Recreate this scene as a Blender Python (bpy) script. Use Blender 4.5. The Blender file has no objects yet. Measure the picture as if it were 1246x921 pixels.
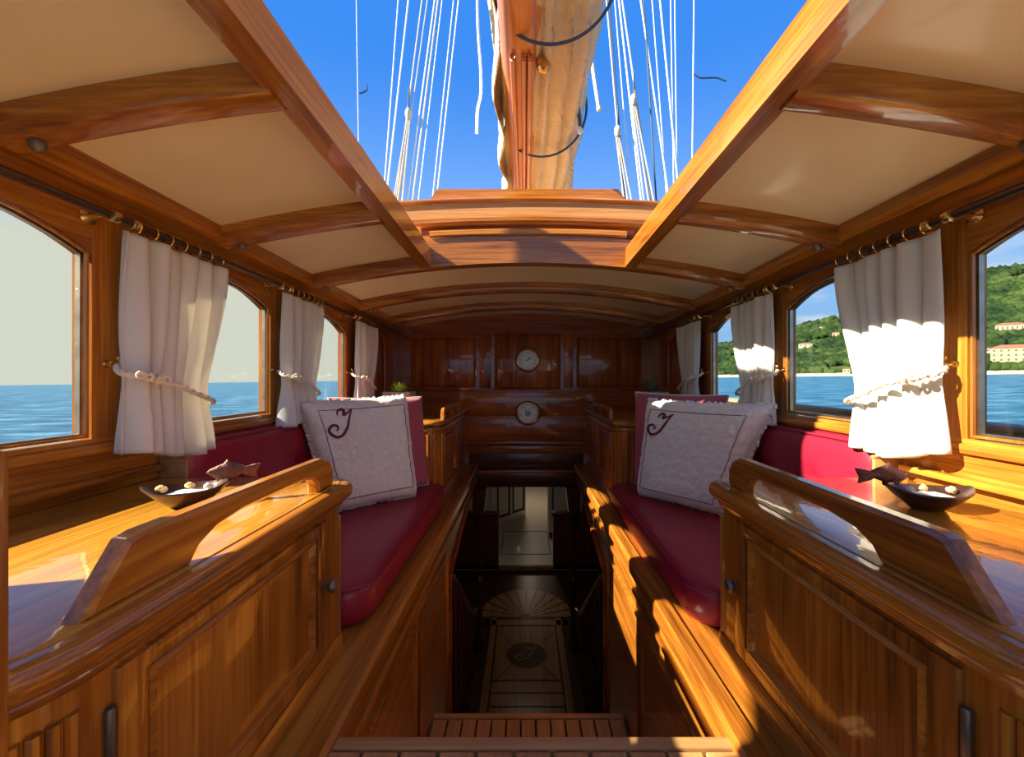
import bpy, bmesh, math, random
import numpy as np
from mathutils import Vector, Matrix, noise
random.seed(7)
PI = math.pi
C = bpy.context.scene.collection
sc = bpy.context.scene
# ---------------------------------------------------------------- camera
# eye level is z = 0, the boat's centre line is x = 0, y runs forward
cam_d = bpy.data.cameras.new('camera'); cam = bpy.data.objects.new('camera', cam_d); C.objects.link(cam)
cam_d.sensor_width = 36; cam_d.lens = 15.02; cam_d.shift_x = -15/1246; cam_d.clip_start = .02; cam_d.clip_end = 20000
cam.location = (-.016, 0, 0); cam.rotation_euler = (PI/2, 0, 0)
sc.camera = cam
# ---------------------------------------------------------------- world
w = bpy.data.worlds.new('sky'); sc.world = w; w.use_nodes = True
nt = w.node_tree; nt.nodes.clear()
def N(nt, t, **k):
    n = nt.nodes.new(t)
    for a, b in k.items(): setattr(n, a, b)
    return n
def math_node(nt, op, a, b=None, clamp=False):
    n = N(nt, 'ShaderNodeMath', operation=op, use_clamp=clamp)
    for i, v in enumerate((a, b)):
        if v is None: continue
        if isinstance(v, (int, float)): n.inputs[i].default_value = v
        else: nt.links.new(v, n.inputs[i])
    return n.outputs[0]
def smooth(nt, v, a, b):
    n = N(nt, 'ShaderNodeMapRange', interpolation_type='SMOOTHSTEP')
    nt.links.new(v, n.inputs['Value']); n.inputs['From Min'].default_value = a; n.inputs['From Max'].default_value = b
    return n.outputs[0]
def mixc(nt, f, a, b):
    n = N(nt, 'ShaderNodeMix', data_type='RGBA')
    for sock, v in ((n.inputs[0], f), (n.inputs[6], a), (n.inputs[7], b)):
        if isinstance(v, (int, float)): sock.default_value = v
        elif isinstance(v, tuple): sock.default_value = (*v, 1)
        else: nt.links.new(v, sock)
    return n.outputs[2]
tc = N(nt, 'ShaderNodeTexCoord'); sp = N(nt, 'ShaderNodeSeparateXYZ')
nt.links.new(tc.outputs['Generated'], sp.inputs[0])
sx, sy, sz = sp.outputs
up = smooth(nt, sz, .0, .75)
low = smooth(nt, sz, .0, .3)
blue = mixc(nt, up, (.30, .55, .92), (.035, .20, .70))
blue = mixc(nt, smooth(nt, sz, .2, .62), (.26, .52, .97), (.045, .25, .83))
blue = mixc(nt, low, (.28, .52, .86), blue)
# thin clouds low over the hills
mp = N(nt, 'ShaderNodeMapping'); mp.inputs['Scale'].default_value = (3, 3, 14)
nt.links.new(tc.outputs['Generated'], mp.inputs[0])
cn = N(nt, 'ShaderNodeTexNoise'); cn.inputs['Scale'].default_value = 2.2; cn.inputs['Detail'].default_value = 7
nt.links.new(mp.outputs[0], cn.inputs[0])
cl = math_node(nt, 'MULTIPLY', smooth(nt, cn.outputs[0], .42, .64), smooth(nt, sz, .28, .10))
blue = mixc(nt, math_node(nt, 'MULTIPLY', cl, .75), blue, (.80, .83, .88))
# bright haze over the open sea on the sun's side
hz = math_node(nt, 'MULTIPLY', smooth(nt, sx, .0, -.36), smooth(nt, sz, .36, .20))
col = mixc(nt, hz, blue, (.66, .68, .58))
bg = N(nt, 'ShaderNodeBackground'); nt.links.new(col, bg.inputs[0]); bg.inputs[1].default_value = 1.0
out = N(nt, 'ShaderNodeOutputWorld'); nt.links.new(bg.outputs[0], out.inputs[0])
# ---------------------------------------------------------------- sun and exposure
sd = bpy.data.lights.new('sun', 'SUN'); so = bpy.data.objects.new('sun', sd); C.objects.link(so)
sd.energy = 18.0; sd.angle = math.radians(.6); sd.color = (1, .88, .68)
so.rotation_euler = Vector((1, .25, -.67)).to_track_quat('-Z', 'Y').to_euler(); so.location = (-5, -2, 4)
sc.view_settings.view_transform = 'Standard'; sc.view_settings.look = 'None'; sc.view_settings.gamma = 1
sc.view_settings.use_curve_mapping = False; sc.view_settings.exposure = 0.15
try:
    sc.cycles.max_bounces = 10; sc.cycles.diffuse_bounces = 7; sc.cycles.glossy_bounces = 4; sc.cycles.transparent_max_bounces = 16
    sc.cycles.use_denoising = True; sc.cycles.sample_clamp_indirect = 6
except Exception: pass
# ---------------------------------------------------------------- materials
def newmat(name):
    m = bpy.data.materials.new(name); m.use_nodes = True
    t = m.node_tree; b = t.nodes['Principled BSDF']
    return m, t, b
def ramp(t, fac, stops):
    r = N(t, 'ShaderNodeValToRGB'); t.links.new(fac, r.inputs[0])
    while len(r.color_ramp.elements) < len(stops): r.color_ramp.elements.new(.5)
    for e, (p, c) in zip(r.color_ramp.elements, stops): e.position = p; e.color = (*c, 1)
    return r.outputs[0]
def wood(name, axis, dark, mid, light, rough=.3, coat=.75, crough=.07, scale=1.0, bump=.05):
    m, t, b = newmat(name)
    tc = N(t, 'ShaderNodeTexCoord'); mp = N(t, 'ShaderNodeMapping')
    s = [26*scale]*3; s['xyz'.index(axis)] = 1.3*scale
    mp.inputs['Scale'].default_value = s; t.links.new(tc.outputs['Object'], mp.inputs[0])
    n1 = N(t, 'ShaderNodeTexNoise'); n1.inputs['Scale'].default_value = 1; n1.inputs['Detail'].default_value = 5; n1.inputs['Roughness'].default_value = .6; n1.inputs['Distortion'].default_value = .6
    t.links.new(mp.outputs[0], n1.inputs[0])
    mp2 = N(t, 'ShaderNodeMapping'); s2 = [9*scale]*3; s2['xyz'.index(axis)] = 1.0*scale
    mp2.inputs['Scale'].default_value = s2; t.links.new(tc.outputs['Object'], mp2.inputs[0])
    n2 = N(t, 'ShaderNodeTexNoise'); n2.inputs['Scale'].default_value = .6; n2.inputs['Detail'].default_value = 3
    t.links.new(mp2.outputs[0], n2.inputs[0])
    mp3 = N(t, 'ShaderNodeMapping'); s3 = [130*scale]*3; s3['xyz'.index(axis)] = 5*scale
    mp3.inputs['Scale'].default_value = s3; t.links.new(tc.outputs['Object'], mp3.inputs[0])
    n3 = N(t, 'ShaderNodeTexNoise'); n3.inputs['Scale'].default_value = 1; n3.inputs['Detail'].default_value = 2
    t.links.new(mp3.outputs[0], n3.inputs[0])
    f = math_node(t, 'ADD', math_node(t, 'MULTIPLY', n1.outputs[0], .44), math_node(t, 'MULTIPLY', n2.outputs[0], .28))
    f = math_node(t, 'ADD', f, math_node(t, 'MULTIPLY', n3.outputs[0], .28))
    c = ramp(t, f, [(.36, dark), (.5, mid), (.64, light)])
    t.links.new(c, b.inputs['Base Color'])
    b.inputs['Roughness'].default_value = rough; b.inputs['Specular IOR Level'].default_value = .25
    b.inputs['Coat Weight'].default_value = coat; b.inputs['Coat Roughness'].default_value = crough; b.inputs['Coat IOR'].default_value = 1.5
    bp = N(t, 'ShaderNodeBump'); bp.inputs['Strength'].default_value = bump; bp.inputs['Distance'].default_value = .004
    t.links.new(f, bp.inputs['Height']); t.links.new(bp.outputs[0], b.inputs['Normal'])
    # brushed varnish: a very slow waviness in the clear coat
    nv = N(t, 'ShaderNodeTexNoise'); nv.inputs['Scale'].default_value = 22; nv.inputs['Detail'].default_value = 2
    t.links.new(tc.outputs['Object'], nv.inputs[0])
    b2 = N(t, 'ShaderNodeBump'); b2.inputs['Strength'].default_value = .06; b2.inputs['Distance'].default_value = .01
    t.links.new(nv.outputs[0], b2.inputs['Height']); t.links.new(b2.outputs[0], b.inputs['Coat Normal'])
    return m
TEAK = ((.14, .040, .005), (.36, .122, .014), (.57, .24, .030))
MAHO = ((.15, .027, .005), (.35, .08, .012), (.54, .16, .024))
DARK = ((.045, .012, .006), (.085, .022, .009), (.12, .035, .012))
GOLD = ((.28, .10, .010), (.52, .225, .022), (.70, .36, .04))
PALE = ((.32, .14, .045), (.46, .23, .08), (.58, .32, .12))
M = {}
for ax in 'xyz':
    M['teak_'+ax] = wood('varnished teak grain '+ax, ax, *TEAK)
    M['maho_'+ax] = wood('varnished mahogany grain '+ax, ax, *MAHO, crough=.05)
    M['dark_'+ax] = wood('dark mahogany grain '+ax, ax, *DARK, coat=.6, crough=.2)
M['top_y'] = wood('glossy worktop teak', 'y', *GOLD, coat=1.0, rough=.25, crough=.02, bump=.01)
M['pale_y'] = wood('matt pale teak', 'y', *PALE, rough=.6, coat=.1, crough=.4)
M['pale_x'] = wood('matt pale teak across', 'x', *PALE, rough=.6, coat=.1, crough=.4)
M['inlay'] = wood('floor inlay', 'y', (.16, .07, .02), (.26, .13, .04), (.36, .2, .07), coat=.15, crough=.3)
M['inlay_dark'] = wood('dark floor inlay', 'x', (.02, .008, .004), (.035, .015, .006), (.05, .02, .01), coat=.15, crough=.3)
M['boom'] = wood('boom spruce', 'y', (.42, .12, .03), (.60, .20, .045), (.70, .29, .08), crough=.1)
def plain(name, col, rough=.5, metal=0, coat=0, bump=None, sheen=0, var=.0, spec=.5, bdist=.003, vscale=8):
    m, t, b = newmat(name)
    b.inputs['Base Color'].default_value = (*col, 1); b.inputs['Roughness'].default_value = rough
    b.inputs['Metallic'].default_value = metal; b.inputs['Coat Weight'].default_value = coat
    b.inputs['Sheen Weight'].default_value = sheen; b.inputs['Specular IOR Level'].default_value = spec
    tc = N(t, 'ShaderNodeTexCoord')
    if bump:
        n = N(t, 'ShaderNodeTexNoise'); n.inputs['Scale'].default_value = bump[0]; n.inputs['Detail'].default_value = 4
        t.links.new(tc.outputs['Object'], n.inputs[0])
        bp = N(t, 'ShaderNodeBump'); bp.inputs['Strength'].default_value = bump[1]; bp.inputs['Distance'].default_value = bdist
        t.links.new(n.outputs[0], bp.inputs['Height']); t.links.new(bp.outputs[0], b.inputs['Normal'])
    if var:
        n = N(t, 'ShaderNodeTexNoise'); n.inputs['Scale'].default_value = vscale; n.inputs['Detail'].default_value = 5
        t.links.new(tc.outputs['Object'], n.inputs[0])
        lo = tuple(c*(1-var) for c in col); hi = tuple(min(1, c*(1+var)) for c in col)
        t.links.new(ramp(t, n.outputs[0], [(.3, lo), (.7, hi)]), b.inputs['Base Color'])
    return m
M['cream'] = plain('cream painted panel', (.90, .76, .46), .38, var=.05, vscale=3, coat=.15, bump=(6, .15))
M['leather'] = plain('burgundy leather', (.29, .011, .032), .36, bump=(14, .35), spec=.5, var=.12, bdist=.006)
M['piping'] = plain('burgundy piping', (.22, .01, .03), .4)
M['mauve'] = plain('mauve pillow cloth', (.42, .085, .12), .9, bump=(240, .4), sheen=.2, var=.08)
M['fleece'] = plain('white fleece', (.80, .76, .68), .95, bump=(150, .9), sheen=.3, var=.06, bdist=.006, vscale=60)
M['thread'] = plain('maroon thread', (.16, .012, .03), .8)
M['white_cord'] = plain('white piping cord', (.8, .74, .66), .8)
M['brass'] = plain('brass', (.78, .50, .16), .25, metal=1, var=.2)
M['bronze'] = plain('dull bronze', (.20, .17, .14), .45, metal=.8, var=.3)
M['steel'] = plain('window track metal', (.42, .36, .28), .35, metal=1, var=.25, vscale=20)
M['rod'] = plain('dark bronze rod', (.16, .12, .10), .3, metal=.9)
M['rope'] = plain('cotton rope', (.72, .64, .50), .9, bump=(300, .5))
M['rope_white'] = plain('white rigging rope', (.80, .80, .78), .8)
M['rope_tan'] = plain('tan rigging rope', (.62, .55, .42), .8)
M['rope_dark'] = plain('dark rigging rope', (.05, .08, .13), .8)
M['sail'] = plain('sailcloth', (.68, .62, .48), .85, bump=(30, .8), var=.08, bdist=.02, vscale=5)
M['paint'] = plain('white paint', (.72, .66, .56), .4)
M['black'] = plain('black', (.015, .012, .01), .5)
M['dish'] = plain('dark hammered dish', (.06, .028, .022), .3, metal=.35, bump=(60, .4), var=.4, vscale=30)
M['fish'] = plain('patinated copper fish', (.13, .055, .04), .45, metal=.5, bump=(160, .9), var=.5, vscale=40)
M['salt'] = plain('white salt', (.85, .82, .74), .9, bump=(200, .9))
M['shell'] = plain('seashell', (.75, .56, .25), .5, var=.3, vscale=60)
M['pot'] = plain('weathered grey pot', (.30, .28, .26), .85, var=.4, vscale=60, bump=(60, .6))
M['soil'] = plain('soil', (.05, .035, .02), .95)
M['leaf'] = plain('bright succulent leaf', (.42, .62, .06), .5, var=.2, vscale=30)
M['leaf_dark'] = plain('dark succulent leaf', (.09, .15, .07), .5, var=.2, vscale=30)
M['dial'] = plain('clock dial', (.90, .88, .82), .35)
M['bulwark'] = plain('cream bulwark', (.55, .52, .36), .5)
M['deckwood'] = wood('deck teak', 'y', (.25, .15, .08), (.35, .23, .13), (.45, .31, .19), rough=.7, coat=0)
M['wall_house'] = plain('ochre house wall', (.42, .33, .17), .9)
M['wall_house2'] = plain('pink house wall', (.42, .27, .19), .9)
M['wall_house3'] = plain('pale house wall', (.42, .39, .31), .9)
M['roof'] = plain('terracotta roof', (.26, .10, .055), .9)
M['shutter'] = plain('dark window opening', (.06, .07, .06), .6)
M['rock'] = plain('pale shore rock', (.55, .51, .44), .9, var=.3, vscale=.2)
M['pebbles'] = plain('pale shore', (.30, .28, .23), .9, var=.3, vscale=.05)
# glass that lets the sun through: clear with a fresnel sheen
m, t, b = newmat('window glass'); t.nodes.remove(b)
tr = N(t, 'ShaderNodeBsdfTransparent'); tr.inputs[0].default_value = (.96, .97, .96, 1)
gl = N(t, 'ShaderNodeBsdfGlossy'); gl.inputs['Roughness'].default_value = .02
lwt = N(t, 'ShaderNodeLayerWeight'); fz_ = math_node(t, 'MULTIPLY', math_node(t, 'POWER', lwt.outputs['Facing'], 5.0), .5); fz_ = math_node(t, 'ADD', fz_, .015)
mx = N(t, 'ShaderNodeMixShader'); t.links.new(fz_, mx.inputs[0]); t.links.new(tr.outputs[0], mx.inputs[1]); t.links.new(gl.outputs[0], mx.inputs[2])
t.links.new(mx.outputs[0], t.nodes['Material Output'].inputs[0]); M['glass'] = m
# curtain linen: diffuse and translucent
m, t, b = newmat('curtain linen'); t.nodes.remove(b)
df = N(t, 'ShaderNodeBsdfDiffuse'); df.inputs[0].default_value = (.80, .80, .76, 1)
tl = N(t, 'ShaderNodeBsdfTranslucent'); tl.inputs[0].default_value = (.80, .74, .60, 1)
mx = N(t, 'ShaderNodeMixShader'); mx.inputs[0].default_value = .28
tc = N(t, 'ShaderNodeTexCoord'); nz = N(t, 'ShaderNodeTexNoise'); nz.inputs['Scale'].default_value = 90; nz.inputs['Detail'].default_value = 3
t.links.new(tc.outputs['Object'], nz.inputs[0]); bp = N(t, 'ShaderNodeBump'); bp.inputs['Strength'].default_value = .25; bp.inputs['Distance'].default_value = .003
t.links.new(nz.outputs[0], bp.inputs['Height']); t.links.new(bp.outputs[0], df.inputs['Normal'])
t.links.new(df.outputs[0], mx.inputs[1]); t.links.new(tl.outputs[0], mx.inputs[2]); t.links.new(mx.outputs[0], t.nodes['Material Output'].inputs[0]); M['linen'] = m
# sea
m, t, b = newmat('sea water')
tc = N(t, 'ShaderNodeTexCoord')
n1 = N(t, 'ShaderNodeTexNoise'); n1.inputs['Scale'].default_value = .35; n1.inputs['Detail'].default_value = 8; n1.inputs['Roughness'].default_value = .65
mp = N(t, 'ShaderNodeMapping'); mp.inputs['Scale'].default_value = (.5, 1.6, 1); t.links.new(tc.outputs['Object'], mp.inputs[0]); t.links.new(mp.outputs[0], n1.inputs[0])
c = ramp(t, n1.outputs[0], [(.38, (.012, .065, .13)), (.5, (.022, .115, .205)), (.62, (.10, .25, .34))])
t.links.new(c, b.inputs['Base Color']); b.inputs['Roughness'].default_value = .35; b.inputs['IOR'].default_value = 1.18
bp = N(t, 'ShaderNodeBump'); bp.inputs['Strength'].default_value = 1; bp.inputs['Distance'].default_value = .5
t.links.new(n1.outputs[0], bp.inputs['Height']); t.links.new(bp.outputs[0], b.inputs['Normal']); M['sea'] = m
# woods on the hill
def leafy(name, a, b_, c_, s):
    m, t, b = newmat(name); tc = N(t, 'ShaderNodeTexCoord')
    n = N(t, 'ShaderNodeTexNoise'); n.inputs['Scale'].default_value = s; n.inputs['Detail'].default_value = 6
    t.links.new(tc.outputs['Object'], n.inputs[0])
    t.links.new(ramp(t, n.outputs[0], [(.35, a), (.5, b_), (.66, c_)]), b.inputs['Base Color']); b.inputs['Roughness'].default_value = .95
    b.inputs['Specular IOR Level'].default_value = .1
    return m
M['hill'] = leafy('hill scrub', (.010, .024, .007), (.024, .046, .011), (.075, .095, .03), .012)
M['trees'] = leafy('hill trees', (.007, .020, .007), (.018, .040, .010), (.052, .078, .020), .02)
# ---------------------------------------------------------------- mesh helpers
def new(): return bmesh.new()
def tag(o, label=None, cat=None, group=None, kind=None):
    if label: o['label'] = label
    if cat: o['category'] = cat
    if group: o['group'] = group
    if kind: o['kind'] = kind
    return o
def thing(name, label, cat, loc=(0, 0, 0), group=None, kind=None):
    o = bpy.data.objects.new(name, None); C.objects.link(o); o.location = loc; o.empty_display_size = .05
    return tag(o, label, cat, group, kind)
def origin(p):
    v = Vector((0, 0, 0))
    while p is not None: v += p.location; p = p.parent
    return v
def obj(name, bm, mat, parent=None, sharp=27, label=None, base=None):
    """link bm (built in world coordinates) as one mesh object"""
    bmesh.ops.recalc_face_normals(bm, faces=bm.faces[:])
    lim = math.radians(sharp)
    for f in bm.faces: f.smooth = True
    for e in bm.edges:
        if len(e.link_faces) == 2 and e.calc_face_angle(0) > lim: e.smooth = False
    off = origin(parent) if parent else Vector(base or (0, 0, 0))
    if off.length: bmesh.ops.translate(bm, verts=bm.verts[:], vec=-off)
    me = bpy.data.meshes.new(name); bm.to_mesh(me); bm.free()
    me.materials.append(M[mat] if isinstance(mat, str) else mat)
    o = bpy.data.objects.new(name, me); C.objects.link(o)
    if parent: o.parent = parent
    elif base: o.location = base
    if label: o['label'] = label
    return o
def copy_tree(o, parent=None):
    c = o.copy(); C.objects.link(c); c.parent = parent
    for ch in list(o.children): copy_tree(ch, c)
    return c
def box(bm, x0, x1, y0, y1, z0, z1, bev=0.0, seg=2):
    x0, x1 = min(x0, x1), max(x0, x1)
    vs = [bm.verts.new(p) for p in ((x0,y0,z0),(x1,y0,z0),(x1,y1,z0),(x0,y1,z0),(x0,y0,z1),(x1,y0,z1),(x1,y1,z1),(x0,y1,z1))]
    fs = [bm.faces.new([vs[i] for i in q]) for q in ((3,2,1,0),(4,5,6,7),(0,1,5,4),(1,2,6,5),(2,3,7,6),(3,0,4,7))]
    if bev:
        es = list({e for f in fs for e in f.edges})
        bmesh.ops.bevel(bm, geom=es, offset=bev, segments=seg, profile=.5, affect='EDGES')
    return vs
def loft(bm, rings, closed=True, cap=True, loop=False):
    """rings: lists of points with equal count"""
    R = [[bm.verts.new(p) for p in r] for r in rings]
    n = len(R[0]); k = len(R)
    for i in range(k if loop else k-1):
        a, b = R[i], R[(i+1) % k]
        for j in range(n if closed else n-1):
            try: bm.faces.new((a[j], a[(j+1) % n], b[(j+1) % n], b[j]))
            except ValueError: pass
    if cap and closed and not loop:
        bm.faces.new(R[0]); bm.faces.new(R[-1])
    return R
def tube(bm, pts, r, seg=8, loop=False):
    pts = [Vector(p) for p in pts]; n = len(pts); rings = []; up = None
    for i, p in enumerate(pts):
        if loop: d = pts[(i+1) % n]-pts[i-1]
        else: d = pts[min(i+1, n-1)]-pts[max(i-1, 0)]
        d.normalize()
        if up is None:
            up = Vector((0, 0, 1)) if abs(d.z) < .9 else Vector((1, 0, 0))
        u = (up-d*up.dot(d)); u = u.normalized() if u.length > 1e-6 else d.orthogonal().normalized()
        up = u; v = d.cross(u); rr = r[i] if isinstance(r, (list, tuple)) else r
        rings.append([p+(u*math.cos(a)+v*math.sin(a))*rr for a in (2*PI*k/seg for k in range(seg))])
    loft(bm, rings, loop=loop)
def spline(pts, n=8, loop=False):
    pts = [Vector(p) for p in pts]; out = []; k = len(pts)
    rng = range(k if loop else k-1)
    for i in rng:
        if loop: p0, p1, p2, p3 = pts[i-1], pts[i], pts[(i+1) % k], pts[(i+2) % k]
        else: p0, p1, p2, p3 = pts[max(i-1, 0)], pts[i], pts[i+1], pts[min(i+2, k-1)]
        for j in range(n):
            t = j/n
            out.append(.5*((2*p1)+(p2-p0)*t+(2*p0-5*p1+4*p2-p3)*t*t+(3*p1-p0-3*p2+p3)*t**3))
    if not loop: out.append(pts[-1])
    return out
def lathe(bm, prof, base, axis='z', seg=16):
    """prof: (radius, along) pairs"""
    base = Vector(base); rings = []
    for r, a in prof:
        ring = []
        for k in range(seg):
            c, s = math.cos(2*PI*k/seg)*max(r, 1e-4), math.sin(2*PI*k/seg)*max(r, 1e-4)
            ring.append(base+Vector({'z': (c, s, a), 'y': (c, a, s), 'x': (a, c, s)}[axis]))
        rings.append(ring)
    loft(bm, rings)
def torus(bm, c, R, r, axis='y', seg=20, s2=8):
    c = Vector(c); pts = []
    for k in range(seg):
        a, b = math.cos(2*PI*k/seg)*R, math.sin(2*PI*k/seg)*R
        pts.append(c+Vector({'y': (a, 0, b), 'z': (a, b, 0), 'x': (0, a, b)}[axis]))
    tube(bm, pts, r, s2, loop=True)
def offset_poly(pts, d):
    """inset a closed ccw 2d outline"""
    n = len(pts); out = []
    for i in range(n):
        a, b, c = Vector(pts[i-1]), Vector(pts[i]), Vector(pts[(i+1) % n])
        e1 = (b-a).normalized(); e2 = (c-b).normalized()
        n1 = Vector((-e1.y, e1.x)); n2 = Vector((-e2.y, e2.x)); m = n1+n2
        if m.length < 1e-6: m = n1
        m.normalize(); k = d/max(.5, m.dot(n1)); out.append(b+m*k)
    return out
def round_poly(pts, rad, seg=8):
    """ccw polygon with rounded corners; rad is a list"""
    out = []; n = len(pts)
    for i in range(n):
        a, b, c = Vector(pts[i-1]), Vector(pts[i]), Vector(pts[(i+1) % n]); r = rad[i]
        if r <= 0: out.append(b); continue
        d1 = (a-b).normalized(); d2 = (c-b).normalized(); ang = d1.angle(d2); t = r/math.tan(ang/2)
        ce = b+(d1+d2).normalized()*(r/math.sin(ang/2)); s, e = b+d1*t, b+d2*t
        a0 = math.atan2(s.y-ce.y, s.x-ce.x); a1 = math.atan2(e.y-ce.y, e.x-ce.x)
        da = (a1-a0+PI) % (2*PI)-PI
        for k in range(seg+1): out.append(ce+Vector((math.cos(a0+da*k/seg), math.sin(a0+da*k/seg)))*r)
    return out
def area2(p): return sum(p[i-1][0]*p[i][1]-p[i][0]*p[i-1][1] for i in range(len(p)))
def slab(bm, outline, prof, plane='xy'):
    """outline extruded through profile [(inset, height)]"""
    if area2(outline) < 0: outline = outline[::-1]
    rings = []
    for ins, z in prof:
        p = offset_poly(outline, ins) if ins else outline
        rings.append([Vector((q[0], q[1], z)) if plane == 'xy' else (Vector((z, q[0], q[1])) if plane == 'yz' else Vector((q[0], z, q[1]))) for q in p])
    loft(bm, rings)
def mirror_poly(p, s): return [(s*q[0], q[1]) for q in p]
def nose(z0, z1, r, n=4):
    """bull-nose edge profile"""
    out = []
    for k in range(n+1):
        a = PI/2*k/n; out.append((r*(1-math.sin(a)), z0+r*(1-math.cos(a))))
    for k in range(n+1):
        a = PI/2*k/n; out.append((r*(1-math.cos(a)), z1-r*(1-math.sin(a))))
    return out
def frame_prism(bm, y0, y1, z0, z1, w, x0, x1, s):
    """rectangular picture-frame moulding in the yz plane with mitred profile"""
    prof = [(0, x0), (0, x1), (w*.35, x1+(x1-x0)*.25), (w*.7, x1*.6+x0*.4), (w, x0)]
    rings = []
    for cy, cz, sy, sz in ((y0, z0, 1, 1), (y1, z0, -1, 1), (y1, z1, -1, -1), (y0, z1, 1, -1)):
        rings.append([Vector((s*x, cy+sy*i, cz+sz*i)) for i, x in prof])
    loft(bm, rings, loop=True)
def frame_xz(bm, x0, x1, z0, z1, w, ya, yb):
    prof = [(0, ya), (0, yb), (w*.35, yb+(yb-ya)*.25), (w*.7, yb*.6+ya*.4), (w, ya)]
    rings = []
    for cx, cz, sx_, sz_ in ((x0, z0, 1, 1), (x1, z0, -1, 1), (x1, z1, -1, -1), (x0, z1, 1, -1)):
        rings.append([Vector((cx+sx_*i, y, cz+sz_*i)) for i, y in prof])
    loft(bm, rings, loop=True)
# ---------------------------------------------------------------- key dimensions
D = 3.43                     # forward bulkhead
BACK = -.75                  # where roof and walls end behind the eye
BEAMS = [.20, .754, 1.30, 1.85, 2.39, 2.93]
def H(x, y): return .580-.019*y-.12*x*x
def rodz(y): return .382-.018*y
SKY = .41                    # half width of the open skylight
WIN = {-1: [(-.25, .26), (.43, .972), (1.13, 1.655), (1.84, 2.36)], 1: [(-.25, .26), (.43, .980), (1.14, 1.668), (1.84, 2.34)]}
BLIND = (2.56, 3.03)
SILL, SPRING, PEAK = -.138, .262, .350
LEDGE = -.685
SIDE = {-1: 'left', 1: 'right'}
SEA = {-1: 'sea side', 1: 'hill side'}
def curved_slab(bm, x0, x1, y0, y1, d0, d1, n=12, m=1):
    """slab following the roof camber, between H+d0 and H+d1"""
    rings = []
    for i in range(n+1):
        x = x0+(x1-x0)*i/n; ring = []
        for j in range(m+1): y = y0+(y1-y0)*j/m; ring.append((x, y, H(x, y)+d1))
        for j in range(m+1): y = y1+(y0-y1)*j/m; ring.append((x, y, H(x, y)+d0))
        rings.append(ring)
    loft(bm, rings)
# ---------------------------------------------------------------- ceiling
ceil = thing('ceiling', 'cream ceiling panels between varnished deck beams around the open skylight', 'ceiling', (0, 1.4, .5), kind='structure')
edge = [BACK]+BEAMS+[D]
for i in range(len(edge)-1):
    y0, y1 = edge[i], edge[i+1]
    if edge[i+1] <= 1.86:
        for s in (-1, 1):
            b = new(); curved_slab(b, s*.44, s*.97, y0, y1, 0, .02, 8, 2); obj('ceiling_panel', b, 'cream', ceil)
    else:
        b = new(); curved_slab(b, -.97, .97, y0, y1, 0, .02, 24, 2); obj('ceiling_panel', b, 'cream', ceil)
for y in BEAMS:
    segs = [(-.93, -.45), (.45, .93)] if y < 1.8 else [(-.93, .93)]
    for x0, x1 in segs:
        b = new(); n = 8 if len(segs) == 2 else 24; rings = []
        prof = [(-.030, .002), (-.030, -.022), (-.034, -.026), (-.034, -.036), (-.026, -.052), (-.018, -.055), (.018, -.055), (.026, -.052), (.034, -.036), (.034, -.026), (.030, -.022), (.030, .002)]
        for i in range(n+1):
            x = x0+(x1-x0)*i/n; rings.append([(x, y+p, H(x, y)+q) for p, q in prof])
        loft(b, rings); bo = obj('beam', b, 'teak_x', ceil)
        for e in ((x0, 1), (x1, -1)):
            if abs(e[0]) > .9:
                b = new(); xk = e[0]+e[1]*.055
                lathe(b, [(.002, 0), (.011, -.001), (.013, -.007), (.012, -.014), (.007, -.02), (.001, -.021)], (xk, y, H(xk, y)-.054), 'z', 12)
                obj('bolt_cover', b, 'bronze', ceil, label='dull bronze bolt cover')
for s in (-1, 1):            # beam shelf along each wall and the skylight carlin
    b = new(); rings = []
    for i in range(13):
        y = BACK+(D-BACK)*i/12; t = H(.93, y)
        rings.append([(s*.918, y, t+.004), (s*.914, y, t-.030), (s*.925, y, t-.046), (s*1.0, y, t-.050), (s*1.0, y, t+.01)])
    loft(b, rings); obj('beam_shelf', b, 'teak_y', ceil)
    for y in (.5, 1.02, 1.57, 2.1):
        b = new(); lathe(b, [(.001, 0), (.008, 0), (.008, s*.002), (.001, s*.002)], (s*.9155, y, H(.93, y)-.018), 'x', 10); obj('wood_plug', b, 'maho_z', ceil)
    b = new(); rings = []
    for i in range(9):
        y = -.35+(1.83+.35)*i/8; zb = H(.43, y)-.052
        rings.append([(s*SKY, y, zb), (s*(SKY+.002), y, zb+.078), (s*(SKY+.010), y, zb+.086), (s*(SKY+.035), y, zb+.086), (s*(SKY+.048), y, zb+.07), (s*(SKY+.050), y, zb)])
    loft(b, rings); obj('skylight_carlin', b, 'teak_y', ceil)
b = new(); box(b, -.46, .46, -.40, -.33, .50, .60, .006); obj('skylight_sill', b, 'teak_x', ceil)
b = new()                    # weather deck on top, joined to the panels
for x0, x1, y0, y1 in ((-1.05, -.47, BACK, D+.1), (.47, 1.05, BACK, D+.1), (-.47, .47, 1.9, D+.1), (-.47, .47, BACK, -.41)):
    curved_slab(b, x0, x1, y0, y1, .021, .045, 10, 2)
obj('roof_top', b, 'pale_y', ceil)
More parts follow.
